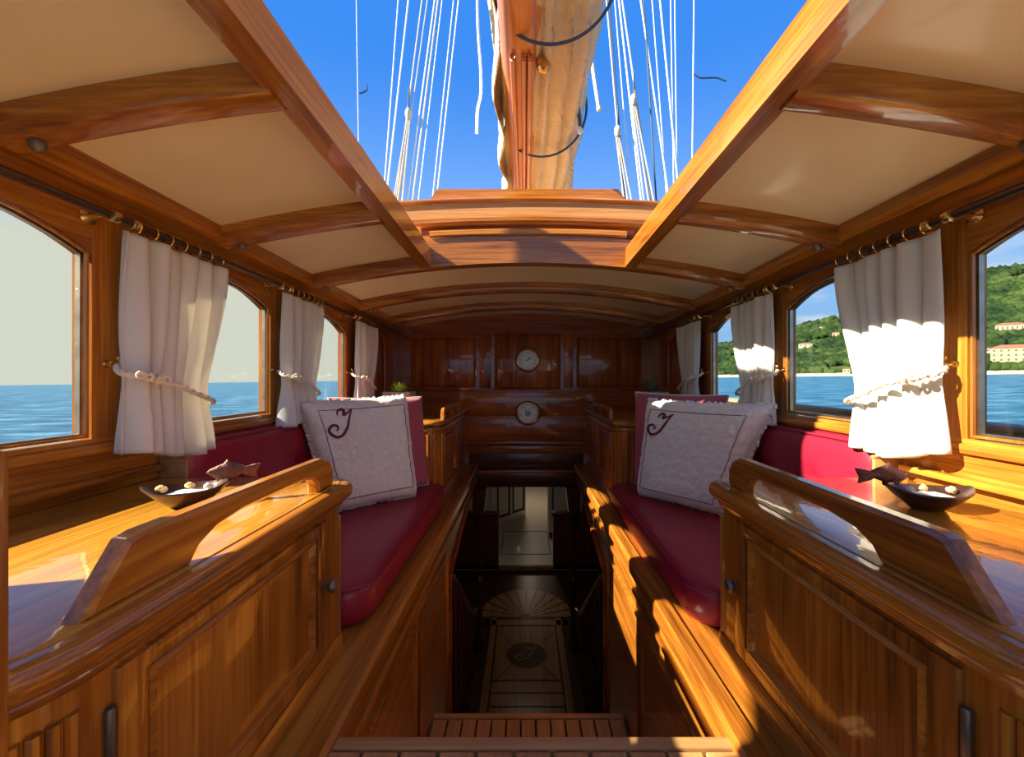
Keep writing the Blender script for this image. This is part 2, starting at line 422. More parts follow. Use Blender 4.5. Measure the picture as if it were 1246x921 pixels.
# bulkhead end of the skylight: header with shaped lips
b = new(); curved_slab(b, -.44, .44, 1.806, 1.815, -.056, .062, 16, 1); obj('header_board', b, 'teak_x', ceil)
def cambered(bm, x0, x1, y0, y1, z0, z1, cam_=.10, r=.006, n=16):
    rings = []
    for i in range(n+1):
        x = x0+(x1-x0)*i/n; k = -cam_*x*x
        rings.append([(x, y0+r, z0+k), (x, y0, z0+r+k), (x, y0, z1-r+k), (x, y0+r, z1+k), (x, y1, z1+k), (x, y1, z0+k)])
    loft(bm, rings)
hat = thing('sliding_hatch', 'varnished wooden sliding hatch pushed forward at the far end of the skylight', 'hatch', (0, 2.2, .6))
b = new(); cambered(b, -.415, .415, 1.795, 1.86, .604, .632, .06); obj('lower_lip', b, 'teak_x', hat)
b = new(); cambered(b, -.46, .46, 1.84, 1.92, .628, .660, .06); obj('recess_board', b, 'maho_x', hat)
b = new(); cambered(b, -.505, .505, 1.80, 1.90, .656, .692, .06, .010); obj('upper_lip', b, 'teak_x', hat)
b = new(); cambered(b, -.575, .575, 1.85, 3.0, .690, .775, .06, .006); obj('lid', b, 'pale_x', hat)
b = new(); cambered(b, -.58, .58, 1.838, 1.90, .766, .786, .06, .008); obj('lid_edge', b, 'teak_x', hat)
b = new()
slab(b, [(-.50, .76), (.50, .76), (.42, .878), (-.42, .878)], [(0, 1.98), (0, 2.03)], 'xz'); obj('grip_board', b, 'teak_x', hat)
# ---------------------------------------------------------------- side walls, windows
def arch_pts(y0, y1, n=18, dz=0.0, sp=SPRING, pk=PEAK, inset=0):
    a0, a1 = y0+inset, y1-inset; out = []; sp = .300-.022*(y0+y1)/2; pk = sp+.068
    for i in range(n+1):
        a = PI*i/n; c = (a0+a1)/2; h = (a1-a0)/2
        out.append((c-h*math.cos(a), sp+dz+(pk-sp-inset)*(1-math.cos(a)**2)))
    return out
def strip(bm, lows, highs, x0, x1):
    rings = []
    for (y, z), (y2, z2) in zip(lows, highs): rings.append([(x0, y, z), (x1, y, z), (x1, y2, z2), (x0, y2, z2)])
    loft(bm, rings)
XW, XO = 1.0, 1.045
wn = 0
for s in (-1, 1):
    wall = thing('wall_'+SIDE[s], 'varnished teak cabin side wall with arched windows, '+SEA[s], 'wall', (s*1.03, 1.4, -.1), kind='structure')
    wins = WIN[s]; ys = [BACK]
    for a, b_ in wins: ys += [a, b_]
    ys += [BLIND[0], BLIND[1], D]
    for i in range(0, len(ys), 2):       # posts between windows
        b = new(); box(b, s*XW, s*XO, ys[i], ys[i+1], SILL, .40); obj('post', b, 'maho_z' if i >= 8 else 'teak_z', wall)
    for k, (a, c) in enumerate(wins+[BLIND]):
        b = new(); lo = arch_pts(a, c); hi = [(y, .40) for y, z in lo]; strip(b, lo, hi, s*XW, s*XO); obj('arch_header', b, 'teak_y', wall)
    b = new(); box(b, s*(XW-.004), s*XO, BACK, D, .372, .46); obj('wall_top_board', b, 'teak_y', wall)
    b = new(); box(b, s*XW, s*XO, BACK, D, -.70, SILL); obj('lower_wall', b, 'teak_y', wall)
    b = new(); box(b, s*(XW-.012), s*XW, BACK, BLIND[1]+.2, SILL-.035, SILL-.012, .004); obj('sill_moulding', b, 'teak_y', wall)
    b = new(); box(b, s*.972, s*XW, .20, 1.13, -.242, -.225, .005); obj('batten', b, 'teak_y', wall)
    # blind arched panel
    b = new(); lo = [(y, SILL) for y, z in arch_pts(*BLIND)]; strip(b, lo, arch_pts(*BLIND), s*1.015, s*XO); obj('blind_panel', b, 'maho_z', wall)
    b = new(); pts = [(s*1.003, BLIND[0]+.012, SILL+.01)]+[(s*1.003, y, z) for y, z in arch_pts(*BLIND, inset=.012)]+[(s*1.003, BLIND[1]-.012, SILL+.01)]
    tube(b, pts, .006, 6, loop=True); obj('arch_beading', b, 'maho_z', wall)
    for k, (a, c) in enumerate(wins):
        wn += 1
        wd = thing('window_%d' % wn, ['arched window behind the eye', 'nearest arched window', 'second arched window beyond the nearest curtain', 'third arched window beyond the middle curtain'][k]+', '+SEA[s], 'window', (s*1.04, (a+c)/2, SILL), kind='structure')
        ap = arch_pts(a, c, inset=.004)
        b = new(); strip(b, [(y, SILL) for y, z in ap], ap, s*1.024, s*1.027); obj('pane', b, 'glass', wd)
        for x, r, mm, nm in ((1.004, .0035, 'teak_z', 'wood_beading'), (1.018, .006, 'steel', 'metal_track')):
            b = new(); pts = [(s*x, a+.006, SILL+.004)]+[(s*x, y, z) for y, z in arch_pts(a, c, inset=.006)]+[(s*x, c-.006, SILL+.004)]
            rings = []
            for i, p in enumerate(pts):
                y_, z_ = p[1], p[2]; cy = (a+c)/2; dv = Vector((0, cy-y_, (.08-z_)*.8)).normalized()*r*1.6
                if i in (0, len(pts)-1): dv = Vector((0, r*1.6*(1 if i == 0 else -1), r*1.6))
                pv = Vector(p); ex = Vector((s*r, 0, 0)); rings.append([pv-ex, pv+ex, pv+ex+dv, pv-ex+dv])
            loft(b, rings, loop=True); obj(nm, b, mm, wd)
        for y_ in (a+.012, c-.012):
            for z_ in (-.05, .08, .2):
                b = new(); lathe(b, [(.001, 0), (.003, 0), (.003, -s*.003), (.001, -s*.003)], (s*1.02, y_, z_), 'x', 8); obj('screw', b, 'steel', wd)
# ---------------------------------------------------------------- forward bulkhead
wf = thing('wall_front', 'dark varnished mahogany bulkhead with three panels at the far end', 'wall', (0, D, -.1), kind='structure')
b = new(); rings = []
for i in range(25):
    x = -1+2*i/24; rings.append([(x, D, -.70), (x, D+.03, -.70), (x, D+.03, H(x, D)), (x, D, H(x, D))])
loft(b, rings); obj('bulkhead_board', b, 'maho_x', wf)
b = new(); curved_slab(b, -.93, .93, D-.025, D, -.065, 0, 24); obj('arched_cornice', b, 'maho_x', wf)
for x0, x1, z0, z1 in ((-.92, -.40, -.075, .33), (-.255, .275, -.09, .365), (.40, .92, -.075, .33)):
    b = new(); box(b, x0+.02, x1-.02, D-.012, D, z0+.02, z1-.02, .004); obj('panel', b, 'maho_z', wf)
    b = new(); frame_xz(b, x0, x1, z0, z1, .022, D, D-.013); obj('panel_moulding', b, 'maho_z', wf)
for x0, x1 in ((-.375, -.28), (.30, .375)):
    b = new(); box(b, x0, x1, D-.010, D, -.08, .36, .003); obj('stile', b, 'maho_z', wf)
b = new(); box(b, -.94, .94, D-.016, D, -.105, -.092, .004); obj('rail', b, 'maho_x', wf)
for z0, z1 in ((-.30, -.11), (-.50, -.305)):
    b = new(); box(b, -.93, .93, D-.008, D, z0, z1, .003); obj('plank', b, 'maho_x', wf)
b = new(); box(b, -.46, .46, D-.03, D, -.535, -.50, .008); obj('rail', b, 'maho_x', wf)
b = new(); box(b, -.46, .46, D-.02, D+.03, -.60, -.538, .004); obj('base_board', b, 'maho_x', wf)
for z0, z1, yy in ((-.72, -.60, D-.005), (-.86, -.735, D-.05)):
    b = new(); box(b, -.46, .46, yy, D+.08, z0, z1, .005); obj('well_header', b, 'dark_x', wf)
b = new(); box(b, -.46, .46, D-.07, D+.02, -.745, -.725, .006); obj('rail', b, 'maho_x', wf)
# ---------------------------------------------------------------- ledge, well walls, stair
for s in (-1, 1):
    tr_ = thing('trim_%d' % (1 if s < 0 else 2), 'varnished ledge board beside the stair well, '+SEA[s], 'trim', (s*.7, 1.4, LEDGE), kind='structure')
    b = new(); box(b, s*.41, s*1.0, -.4, D, LEDGE-.02, LEDGE); obj('seat_board', b, 'teak_y', tr_)
    b = new()
    rings = []
    for y in (-.4, 1.0, 2.2, D-.03): rings.append([(s*.412, y, LEDGE-.05), (s*.385, y, LEDGE-.05), (s*.378, y, LEDGE-.04), (s*.378, y, LEDGE-.004), (s*.386, y, LEDGE+.006), (s*.425, y, LEDGE+.006), (s*.43, y, LEDGE)])
    loft(b, rings); obj('edge_lip', b, 'teak_y', tr_)
    b = new(); box(b, s*.385, s*.41, -.4, D-.05, LEDGE-.115, LEDGE-.095, .006); obj('beading', b, 'teak_y', tr_)
    wl = thing('wall_well_'+SIDE[s], 'varnished side of the stair well under the ledge, '+SEA[s], 'wall', (s*.41, 1.2, -1.4), kind='structure')
    b = new()
    poly = [(-.4, LEDGE-.02), (-.4, -2.1), (2.15, -2.1), (2.18, -1.0), (3.1, -.80), (D, -.80), (D, LEDGE-.02)]
    slab(b, [(p[0], p[1]) for p in poly], [(0, s*.40), (0, s*.43)], 'yz'); obj('well_board', b, 'teak_y', wl)
    b = new(); tube(b, [(s*.395, 2.165, -2.09), (s*.395, 2.18, -1.0), (s*.395, 3.1, -.80), (s*.395, D-.06, -.80)], .012, 8); obj('edge_moulding', b, 'maho_y', wl)
    for ya, yb in ((.95, 1.5), (1.54, 2.12)):
        b = new(); frame_prism(b, ya, yb, -1.9, -.86, .02, .40, .392, s); obj('panel_moulding', b, 'teak_z', wl)
def tread(y0, y1, z, n, label):
    st = thing('stair_tread', label, 'step', (0, (y0+y1)/2, z-.03))
    b = new(); box(b, -.395, .395, y1-.028, y1, z-.035, z+.002, .005); obj('nosing', b, 'pale_x', st)
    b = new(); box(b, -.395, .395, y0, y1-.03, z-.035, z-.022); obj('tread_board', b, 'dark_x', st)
    for k in range(n):
        x0 = -.392+.784*k/n; b = new(); box(b, x0+.0035, x0+.784/n-.0035, y0, y1-.033, z-.022, z, .002, 1); obj('slat', b, 'pale_y', st)
tread(.45, .835, -.70, 11, 'nearest pale slatted step at the top of the stair')
tread(1.45, 1.80, -1.41, 13, 'lower slatted teak step inside the stair well')
tread(.92, 1.235, -1.06, 12, 'middle slatted step hidden under the top one')
# ---------------------------------------------------------------- lower cabin
fl = thing('floor', 'dark inlaid wooden floor at the foot of the stair', 'floor', (0, 4, -2.1), kind='structure')
FZ = -2.1
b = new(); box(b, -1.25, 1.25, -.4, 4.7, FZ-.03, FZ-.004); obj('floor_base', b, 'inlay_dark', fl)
for x0, x1, y0, y1, mm in ((-.24, .24, 2.98, 3.62, 'inlay'), (-.30, -.255, 2.5, 3.75, 'inlay'), (.255, .30, 2.5, 3.75, 'inlay'), (-.24, .24, 2.86, 2.965, 'inlay'), (-.24, .24, 2.74, 2.845, 'inlay'), (-.24, .24, 2.5, 2.725, 'inlay'), (-.36, -.31, 2.5, 3.75, 'inlay_dark'), (.31, .36, 2.5, 3.75, 'inlay_dark'), (-.36, .36, 3.64, 3.72, 'inlay')):
    b = new(); box(b, x0, x1, y0, y1, FZ-.004, FZ, .001, 1); obj('floor_board', b, mm, fl)
for k in range(12):          # fan of wedge boards before the doorway
    a0, a1 = PI*k/12+.02, PI*(k+1)/12-.02; cx, cy = 0, 3.76
    b = new(); slab(b, [(.04*math.cos(a0), cy+.04*math.sin(a0)), (.42*math.cos(a0), cy+.5*math.sin(a0)), (.42*math.cos(a1), cy+.5*math.sin(a1)), (.04*math.cos(a1), cy+.04*math.sin(a1))], [(0, FZ-.004), (0, FZ)]); obj('fan_board', b, 'inlay', fl)
for q in range(4):           # mitred field lines around the medallion
    a = PI/4+q*PI/2; p0 = (.16*math.cos(a), 3.25+.17*math.sin(a)); p1 = (.235*(1 if math.cos(a) > 0 else -1), 3.25+.30*(1 if math.sin(a) > 0 else -1))
    b = new(); tube(b, [(*p0, FZ+.0005), (*p1, FZ+.0005)], .002, 6); obj('inlay_line', b, 'inlay_dark', fl)
b = new(); lathe(b, [(.001, 0), (.15, 0), (.15, .0025), (.001, .0025)], (0, 3.25, FZ), 'z', 40); med = obj('medallion', b, 'inlay_dark', fl)
# cursive J, in unit coordinates (x right, y up)
GLYPH = [[(.95, 1.0), (.86, .84), (.74, .58), (.60, .30), (.42, .10), (.22, .06), (.07, .18), (.05, .34), (.16, .46), (.31, .44), (.34, .33), (.26, .28)],
         [(.42, .80), (.47, .95), (.60, 1.0), (.66, .90), (.62, .80), (.72, .84), (.95, 1.0)]]
def glyph_tubes(bm, place, r):
    for st in GLYPH:
        pts = spline([(p[0], p[1], 0) for p in st], 6); n = len(pts)
        tube(bm, [place(p.x, p.y) for p in pts], [r*(.45+.75*math.sin(PI*i/(n-1))) for i in range(n)], 6)
b = new(); glyph_tubes(b, lambda x, y: Vector((-.085+.17*x, 3.25-.085+.17*y, FZ+.003)), .006); obj('monogram', b, 'pale_x', fl, label='pale inlaid cursive letter J')
lw = thing('wall_lower', 'dark mahogany sides and bulkhead of the lower cabin', 'wall', (0, 3.5, -1.4), kind='structure')
for s in (-1, 1):
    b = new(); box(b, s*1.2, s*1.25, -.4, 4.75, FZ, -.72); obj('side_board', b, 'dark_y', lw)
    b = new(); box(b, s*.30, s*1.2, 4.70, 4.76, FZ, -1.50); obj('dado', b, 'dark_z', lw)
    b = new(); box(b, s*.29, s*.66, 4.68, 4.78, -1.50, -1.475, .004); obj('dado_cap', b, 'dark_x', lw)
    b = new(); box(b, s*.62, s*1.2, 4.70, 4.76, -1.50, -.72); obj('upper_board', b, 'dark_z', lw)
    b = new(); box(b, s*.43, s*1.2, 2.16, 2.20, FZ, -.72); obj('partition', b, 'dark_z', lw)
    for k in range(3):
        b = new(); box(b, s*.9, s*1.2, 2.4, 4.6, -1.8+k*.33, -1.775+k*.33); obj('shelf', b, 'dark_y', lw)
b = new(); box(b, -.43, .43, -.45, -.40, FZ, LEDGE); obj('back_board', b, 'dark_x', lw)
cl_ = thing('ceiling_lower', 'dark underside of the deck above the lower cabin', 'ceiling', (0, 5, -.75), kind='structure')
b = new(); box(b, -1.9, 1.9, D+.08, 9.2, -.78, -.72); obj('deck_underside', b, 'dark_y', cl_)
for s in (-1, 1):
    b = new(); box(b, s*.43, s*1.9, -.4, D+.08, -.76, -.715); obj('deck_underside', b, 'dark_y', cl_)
wfl = thing('floor_forward', 'white painted floor of the forward cabin beyond the doorway', 'floor', (0, 6.5, -2.08), kind='structure')
b = new(); box(b, -1.9, 1.9, 4.7, 9.2, FZ-.03, FZ+.05); obj('floor_base', b, 'paint', wfl)
b = new(); box(b, -.30, .30, 4.66, 4.70, FZ, FZ+.05, .004); obj('threshold', b, 'inlay', wfl)
b = new(); frame = [(-.29, 4.98), (.29, 4.98), (.29, 5.72), (-.29, 5.72)]
tube(b, [(x, y, FZ+.05) for x, y in frame], .006, 4, loop=True); obj('hatch_groove', b, 'black', wfl)
b = new(); box(b, -.28, .28, 4.99, 5.71, FZ+.05, FZ+.053, .001, 1); obj('hatch_cover', b, 'paint', wfl)
b = new(); lathe(b, [(.001, 0), (.035, 0), (.03, .004), (.001, .004)], (0, 5.66, FZ+.053), 'z', 14); obj('hatch_ring', b, 'bronze', wfl)
fw = thing('wall_forward', 'white panelled walls of the forward cabin', 'wall', (0, 7, -1.4), kind='structure')
for s in (-1, 1):
    b = new(); box(b, s*.45, s*1.9, 5.9, 5.94, FZ+.05, -.78); obj('panel_board', b, 'paint', fw)
    for x0 in (.48, .75):
        b = new(); frame_xz(b, s*x0 if s > 0 else -x0-.22, s*x0+.22 if s > 0 else -x0, -1.95, -.9, .03, 5.9, 5.885); obj('panel_moulding', b, 'paint', fw)
    b = new(); box(b, s*1.86, s*1.9, 4.76, 9.2, FZ+.05, -.78); obj('side_board', b, 'paint', fw)
b = new(); box(b, -1.9, 1.9, 9.16, 9.2, FZ+.05, -.78); obj('end_board', b, 'paint', fw)
dr = thing('door_1', 'white panelled door standing open in the forward cabin', 'door', (-.45, 5.95, FZ+.06), kind='structure')
b = new(); box(b, 0, .66, -.02, .02, 0, 1.28, .003); o = obj('door_leaf', b, 'paint'); o.parent = dr
for x0 in (.06, .37):
    b = new(); frame_xz(b, x0, x0+.25, .08, .55, .03, -.02, -.032); o = obj('panel_moulding', b, 'black'); o.parent = dr
    b = new(); frame_xz(b, x0, x0+.25, .62, 1.2, .03, -.02, -.032); o = obj('panel_moulding', b, 'black'); o.parent = dr
dr.rotation_euler.z = math.radians(48)
cb = thing('white_locker', 'white locker on a dark plinth right of the forward doorway', 'locker', (.75, 6.3, FZ+.05))
b = new(); box(b, .30, .60, 5.5, 5.88, FZ+.12, -.80, .003); obj('body', b, 'paint', cb)
b = new(); box(b, .30, .60, 5.5, 5.88, FZ+.05, FZ+.12); obj('plinth', b, 'dark_x', cb)
b = new(); frame_xz(b, .34, .56, FZ+.2, -.9, .02, 5.5, 5.488); obj('panel_moulding', b, 'black', cb)
# dim fill lamps added out of sight to brighten the cabins below deck
for nm, x, y, z, e, lb in (('forward', 0, 7.0, -.80, 4.5, 'added brass-rimmed fill lamp under the deck of the forward cabin'), ('stair', 0, 4.0, -.80, 1.1, 'added brass-rimmed fill lamp under the deck before the lower doorway')):
    lp = thing('fill_lamp', lb, 'lamp', (x, y, z))
    b = new(); lathe(b, [(.001, .02), (.09, .02), (.09, .005), (.08, 0)], (x, y, z), 'z', 20); obj('rim', b, 'brass', lp)
    ld = bpy.data.lights.new('fill_light', 'AREA'); ld.shape = 'DISK'; ld.size = .14; ld.energy = e; ld.color = (1, .80, .58)
    lo = bpy.data.objects.new('fill_light', ld); C.objects.link(lo); lo.location = (0, 0, -.004); lo.parent = lp
# columns, balusters and rails of the lower stair
def turned(bm, x, y, z0, z1, r):
    h = z1-z0
    pr = [(r*1.5, 0), (r*1.5, .05), (r*1.1, .06), (r*1.3, .09), (r*.7, .13), (r*.9, .25), (r*1.1, .4), (r*.8, .47), (r*1.25, .5), (r*.8, .53), (r*1.1, .6), (r*.8, .8), (r*.65, .88), (r*1.2, .91), (r*1.4, .94), (r*1.4, 1)]
    lathe(bm, [(a, c*h) for a, c in pr], (x, y, z0), 'z', 12)
for s in (-1, 1):
    co = thing('column', 'dark turned column at the foot of the stair well, '+SEA[s], 'column', (s*.37, 3.38, FZ))
    b = new(); turned(b, s*.37, 3.36, FZ, -1.05, .028); obj('shaft', b, 'dark_z', co)
    b = new(); slab(b, [(s*.33, -1.05), (s*.42, -1.05), (s*.42, -.86), (s*.31, -.86)], [(0, 3.32), (0, 3.41)], 'xz'); obj('bracket', b, 'dark_z', co)
    ra = thing('banister', 'dark banister with turned balusters in the stair well, '+SEA[s], 'banister', (s*.40, 2.8, FZ))
    b = new(); tube(b, spline([(s*.39, 2.2, -1.02), (s*.39, 2.5, -1.25), (s*.38, 2.95, -1.62), (s*.36, 3.1, -1.68)], 5), .02, 8); obj('handrail', b, 'dark_y', ra)
    for k in range(6):
        y = 2.3+k*.14; zt = -1.10-(y-2.3)*.82
        b = new(); turned(b, s*.39, y, FZ, zt, .014); obj('baluster', b, 'dark_z', ra)
# ---------------------------------------------------------------- near counters
XF = .485; CT = -.262
def counter(s):
    t = thing('counter_cabinet', 'near varnished counter with panelled door, fluted corner and arched rail, '+SEA[s], 'cabinet', (s*.73, .74, LEDGE), 'near counter cabinets')
    P = lambda pts: [(s*x, y) for x, y in pts]
    body = round_poly([(XF, .34), (1.0-.004, .34), (1.0-.004, 1.13), (XF, 1.13)], [.12, 0, 0, .07], 10)
    b = new(); slab(b, P(body), [(0, LEDGE+.001), (0, CT-.03)]); obj('body', b, 'teak_z', t)
    b = new(); slab(b, P(body), [(-.012, LEDGE+.001), (-.012, LEDGE+.03), (-.006, LEDGE+.042), (.002, LEDGE+.045)]); obj('plinth', b, 'teak_y', t)
    b = new(); slab(b, P(body), [(.002, CT-.062), (-.010, CT-.056), (-.014, CT-.046), (-.010, CT-.036), (.002, CT-.034)]); obj('cornice', b, 'teak_y', t)
    topo = round_poly([(.447, .30), (.998, .30), (.998, 1.145), (.447, 1.145)], [.15, 0, 0, .09], 12)
    b = new(); slab(b, P(topo), nose(CT-.036, CT, .017, 5)); obj('nosing', b, 'teak_y', t)
    b = new(); slab(b, P(topo), [(.03, CT-.002), (.03, CT+.0015), (.032, CT+.002)]); obj('worktop', b, 'top_y', t)
    # door
    d = obj('door', frame_door(s, .485, 1.0, -.635, -.33), 'teak_z', t)
    b = new(); box(b, s*(XF-.004), s*(XF+.004), .535, .925, -.59, -.365, .001); obj('door_panel', b, 'teak_z', d)
    b = new(); frame_prism(b, .522, .938, -.603, -.352, .020, XF-.002, XF-.012, s); obj('panel_moulding', b, 'teak_y', d)
    b = new(); lathe(b, [(.001, 0), (.012, 0), (.012, -s*.004), (.005, -s*.006), (.005, -s*.012), (.013, -s*.017), (.016, -s*.024), (.012, -s*.031), (.001, -s*.033)], (s*(XF-.004), .985, -.478), 'x', 16)
    obj('knob', b, 'bronze', d, label='dull bronze ribbed knob')
    for z in (-.56, -.40):
        b = new(); lathe(b, [(.001, -.032), (.004, -.031), (.0055, -.028), (.0055, .028), (.004, .031), (.001, .032)], (s*(XF-.006), .478, z), 'z', 10); obj('hinge', b, 'bronze', d)
    # flutes on the rounded near corner
    n = 13
    for k in range(n):
        a = math.radians(8+84*k/(n-1)); cx, cy = XF+.12, .46
        x, y = cx-.12*math.cos(a), cy-.12*math.sin(a)
        b = new(); tube(b, [(s*x, y, LEDGE+.05), (s*x, y, CT-.085)], .0068, 8); obj('flute', b, 'teak_z', t)
    for k in range(3):
        a = math.radians(15+30*k); cx, cy = XF+.07, 1.06
        x, y = cx-.07*math.cos(a), cy+.07*math.sin(a)
        b = new(); tube(b, [(s*x, y, LEDGE+.05), (s*x, y, CT-.085)], .0085, 8); obj('flute', b, 'teak_z', t)
    # arched fiddle rail
    y0, y1 = .45, 1.045; zt = CT+.076; zb = CT+.0015
    outer = [(y0, zb), (y0+.055, zt-.004), (y0+.075, zt), (y1-.05, zt), (y1-.02, zt-.008), (y1, zt-.035), (y1, zb)]
    inner = [(y1-.075, zb), (y1-.078, zb+.02), (y1-.095, zb+.036), (y1-.13, zb+.042), (y0+.26, zb+.042), (y0+.20, zb+.034), (y0+.165, zb+.018), (y0+.15, zb)]
    b = new(); poly = outer+inner
    slab(b, poly, [(.006, s*.482), (0, s*.488), (0, s*.505), (.006, s*.511)], 'yz'); obj('fiddle_rail', b, 'teak_y', t)
    return t
def frame_door(s, y0, y1, z0, z1, xf=None, w=.045):
    xf = xf or XF
    b = new(); xa, xb = xf-.009, xf+.002
    box(b, s*xa, s*xb, y0, y0+w, z0, z1, .002); box(b, s*xa, s*xb, y1-w, y1, z0, z1, .002)
    box(b, s*xa, s*xb, y0+w, y1-w, z0, z0+w*.8, .002); box(b, s*xa, s*xb, y0+w, y1-w, z1-w*.6, z1, .002)
    return b
for s in (-1, 1): counter(s)
# ---------------------------------------------------------------- far cabinets
FT = -.235
def far_cabinet(s):
    t = thing('side_cabinet', 'far varnished cabinet with fluted corner and small gallery rail, '+SEA[s], 'cabinet', (s*.72, 2.9, LEDGE), 'far side cabinets')
    P = lambda pts: [(s*x, y) for x, y in pts]
    body = round_poly([(XF, 2.36), (.996, 2.36), (.996, D-.01), (XF, D-.01)], [.07, 0, 0, 0], 8)
    b = new(); slab(b, P(body), [(0, LEDGE+.001), (0, FT-.03)]); obj('body', b, 'maho_z', t)
    b = new(); slab(b, P(body), [(-.010, LEDGE+.001), (-.010, LEDGE+.03), (.002, LEDGE+.04)]); obj('plinth', b, 'teak_y', t)
    topo = round_poly([(XF-.02, 2.34), (.996, 2.34), (.996, D-.01), (XF-.02, D-.01)], [.085, 0, 0, 0], 8)
    b = new(); slab(b, P(topo), nose(FT-.034, FT, .016)); obj('nosing', b, 'teak_y', t)
    b = new(); slab(b, P(topo), [(.02, FT-.002), (.022, FT+.0015)]); obj('worktop', b, 'top_y', t)
    b = new(); slab(b, P(body), [(.002, FT-.060), (-.009, FT-.054), (-.009, FT-.038), (.002, FT-.034)]); obj('cornice', b, 'teak_y', t)
    for y0, y1, kx in ((2.47, 2.88, 2.85), (2.92, 3.36, 2.95)):
        d = obj('door', frame_door(s, y0, y1, -.63, -.31, w=.04), 'maho_z', t)
        b = new(); box(b, s*(XF-.003), s*(XF+.003), y0+.05, y1-.05, -.59, -.35, .001); obj('door_panel', b, 'teak_z', d)
        b = new(); frame_prism(b, y0+.04, y1-.04, -.60, -.34, .016, XF-.002, XF-.011, s); obj('panel_moulding', b, 'maho_y', d)
        b = new(); lathe(b, [(.001, 0), (.010, 0), (.005, -s*.006), (.005, -s*.012), (.012, -s*.018), (.012, -s*.026), (.001, -s*.031)], (s*(XF-.008), kx, -.46), 'x', 12); obj('knob', b, 'bronze', d, label='dull bronze knob')
    for k in range(7):
        a = k/6
        if k < 4: an = math.radians(5+80*k/3); x, y = XF+.07-.07*math.cos(an), 2.43-.07*math.sin(an)
        else: x, y = XF+.075+.022*(k-3), 2.36
        b = new(); tube(b, [(s*x, y, LEDGE+.045), (s*x, y, FT-.075)], .008, 8); obj('flute', b, 'teak_z', t)
    y0, y1 = 2.45, 3.1; zb = FT+.001; zt = FT+.07
    out_ = [(y0, zb), (y0+.01, zt-.015), (y0+.035, zt), (y1-.035, zt), (y1-.01, zt-.015), (y1, zb)]
    inn = [(y1-.05, zb), (y1-.06, zb+.03), (y1-.10, zb+.042), (y1-.26, zb+.042), ((y0+y1)/2+.03, zb+.03), ((y0+y1)/2+.02, zb), ((y0+y1)/2-.02, zb), ((y0+y1)/2-.03, zb+.03), (y0+.26, zb+.042), (y0+.10, zb+.042), (y0+.06, zb+.03), (y0+.05, zb)]
    b = new(); slab(b, out_+inn, [(.004, s*.475), (0, s*.479), (0, s*.493), (.004, s*.497)], 'yz'); obj('gallery_rail', b, 'teak_y', t)
for s in (-1, 1): far_cabinet(s)
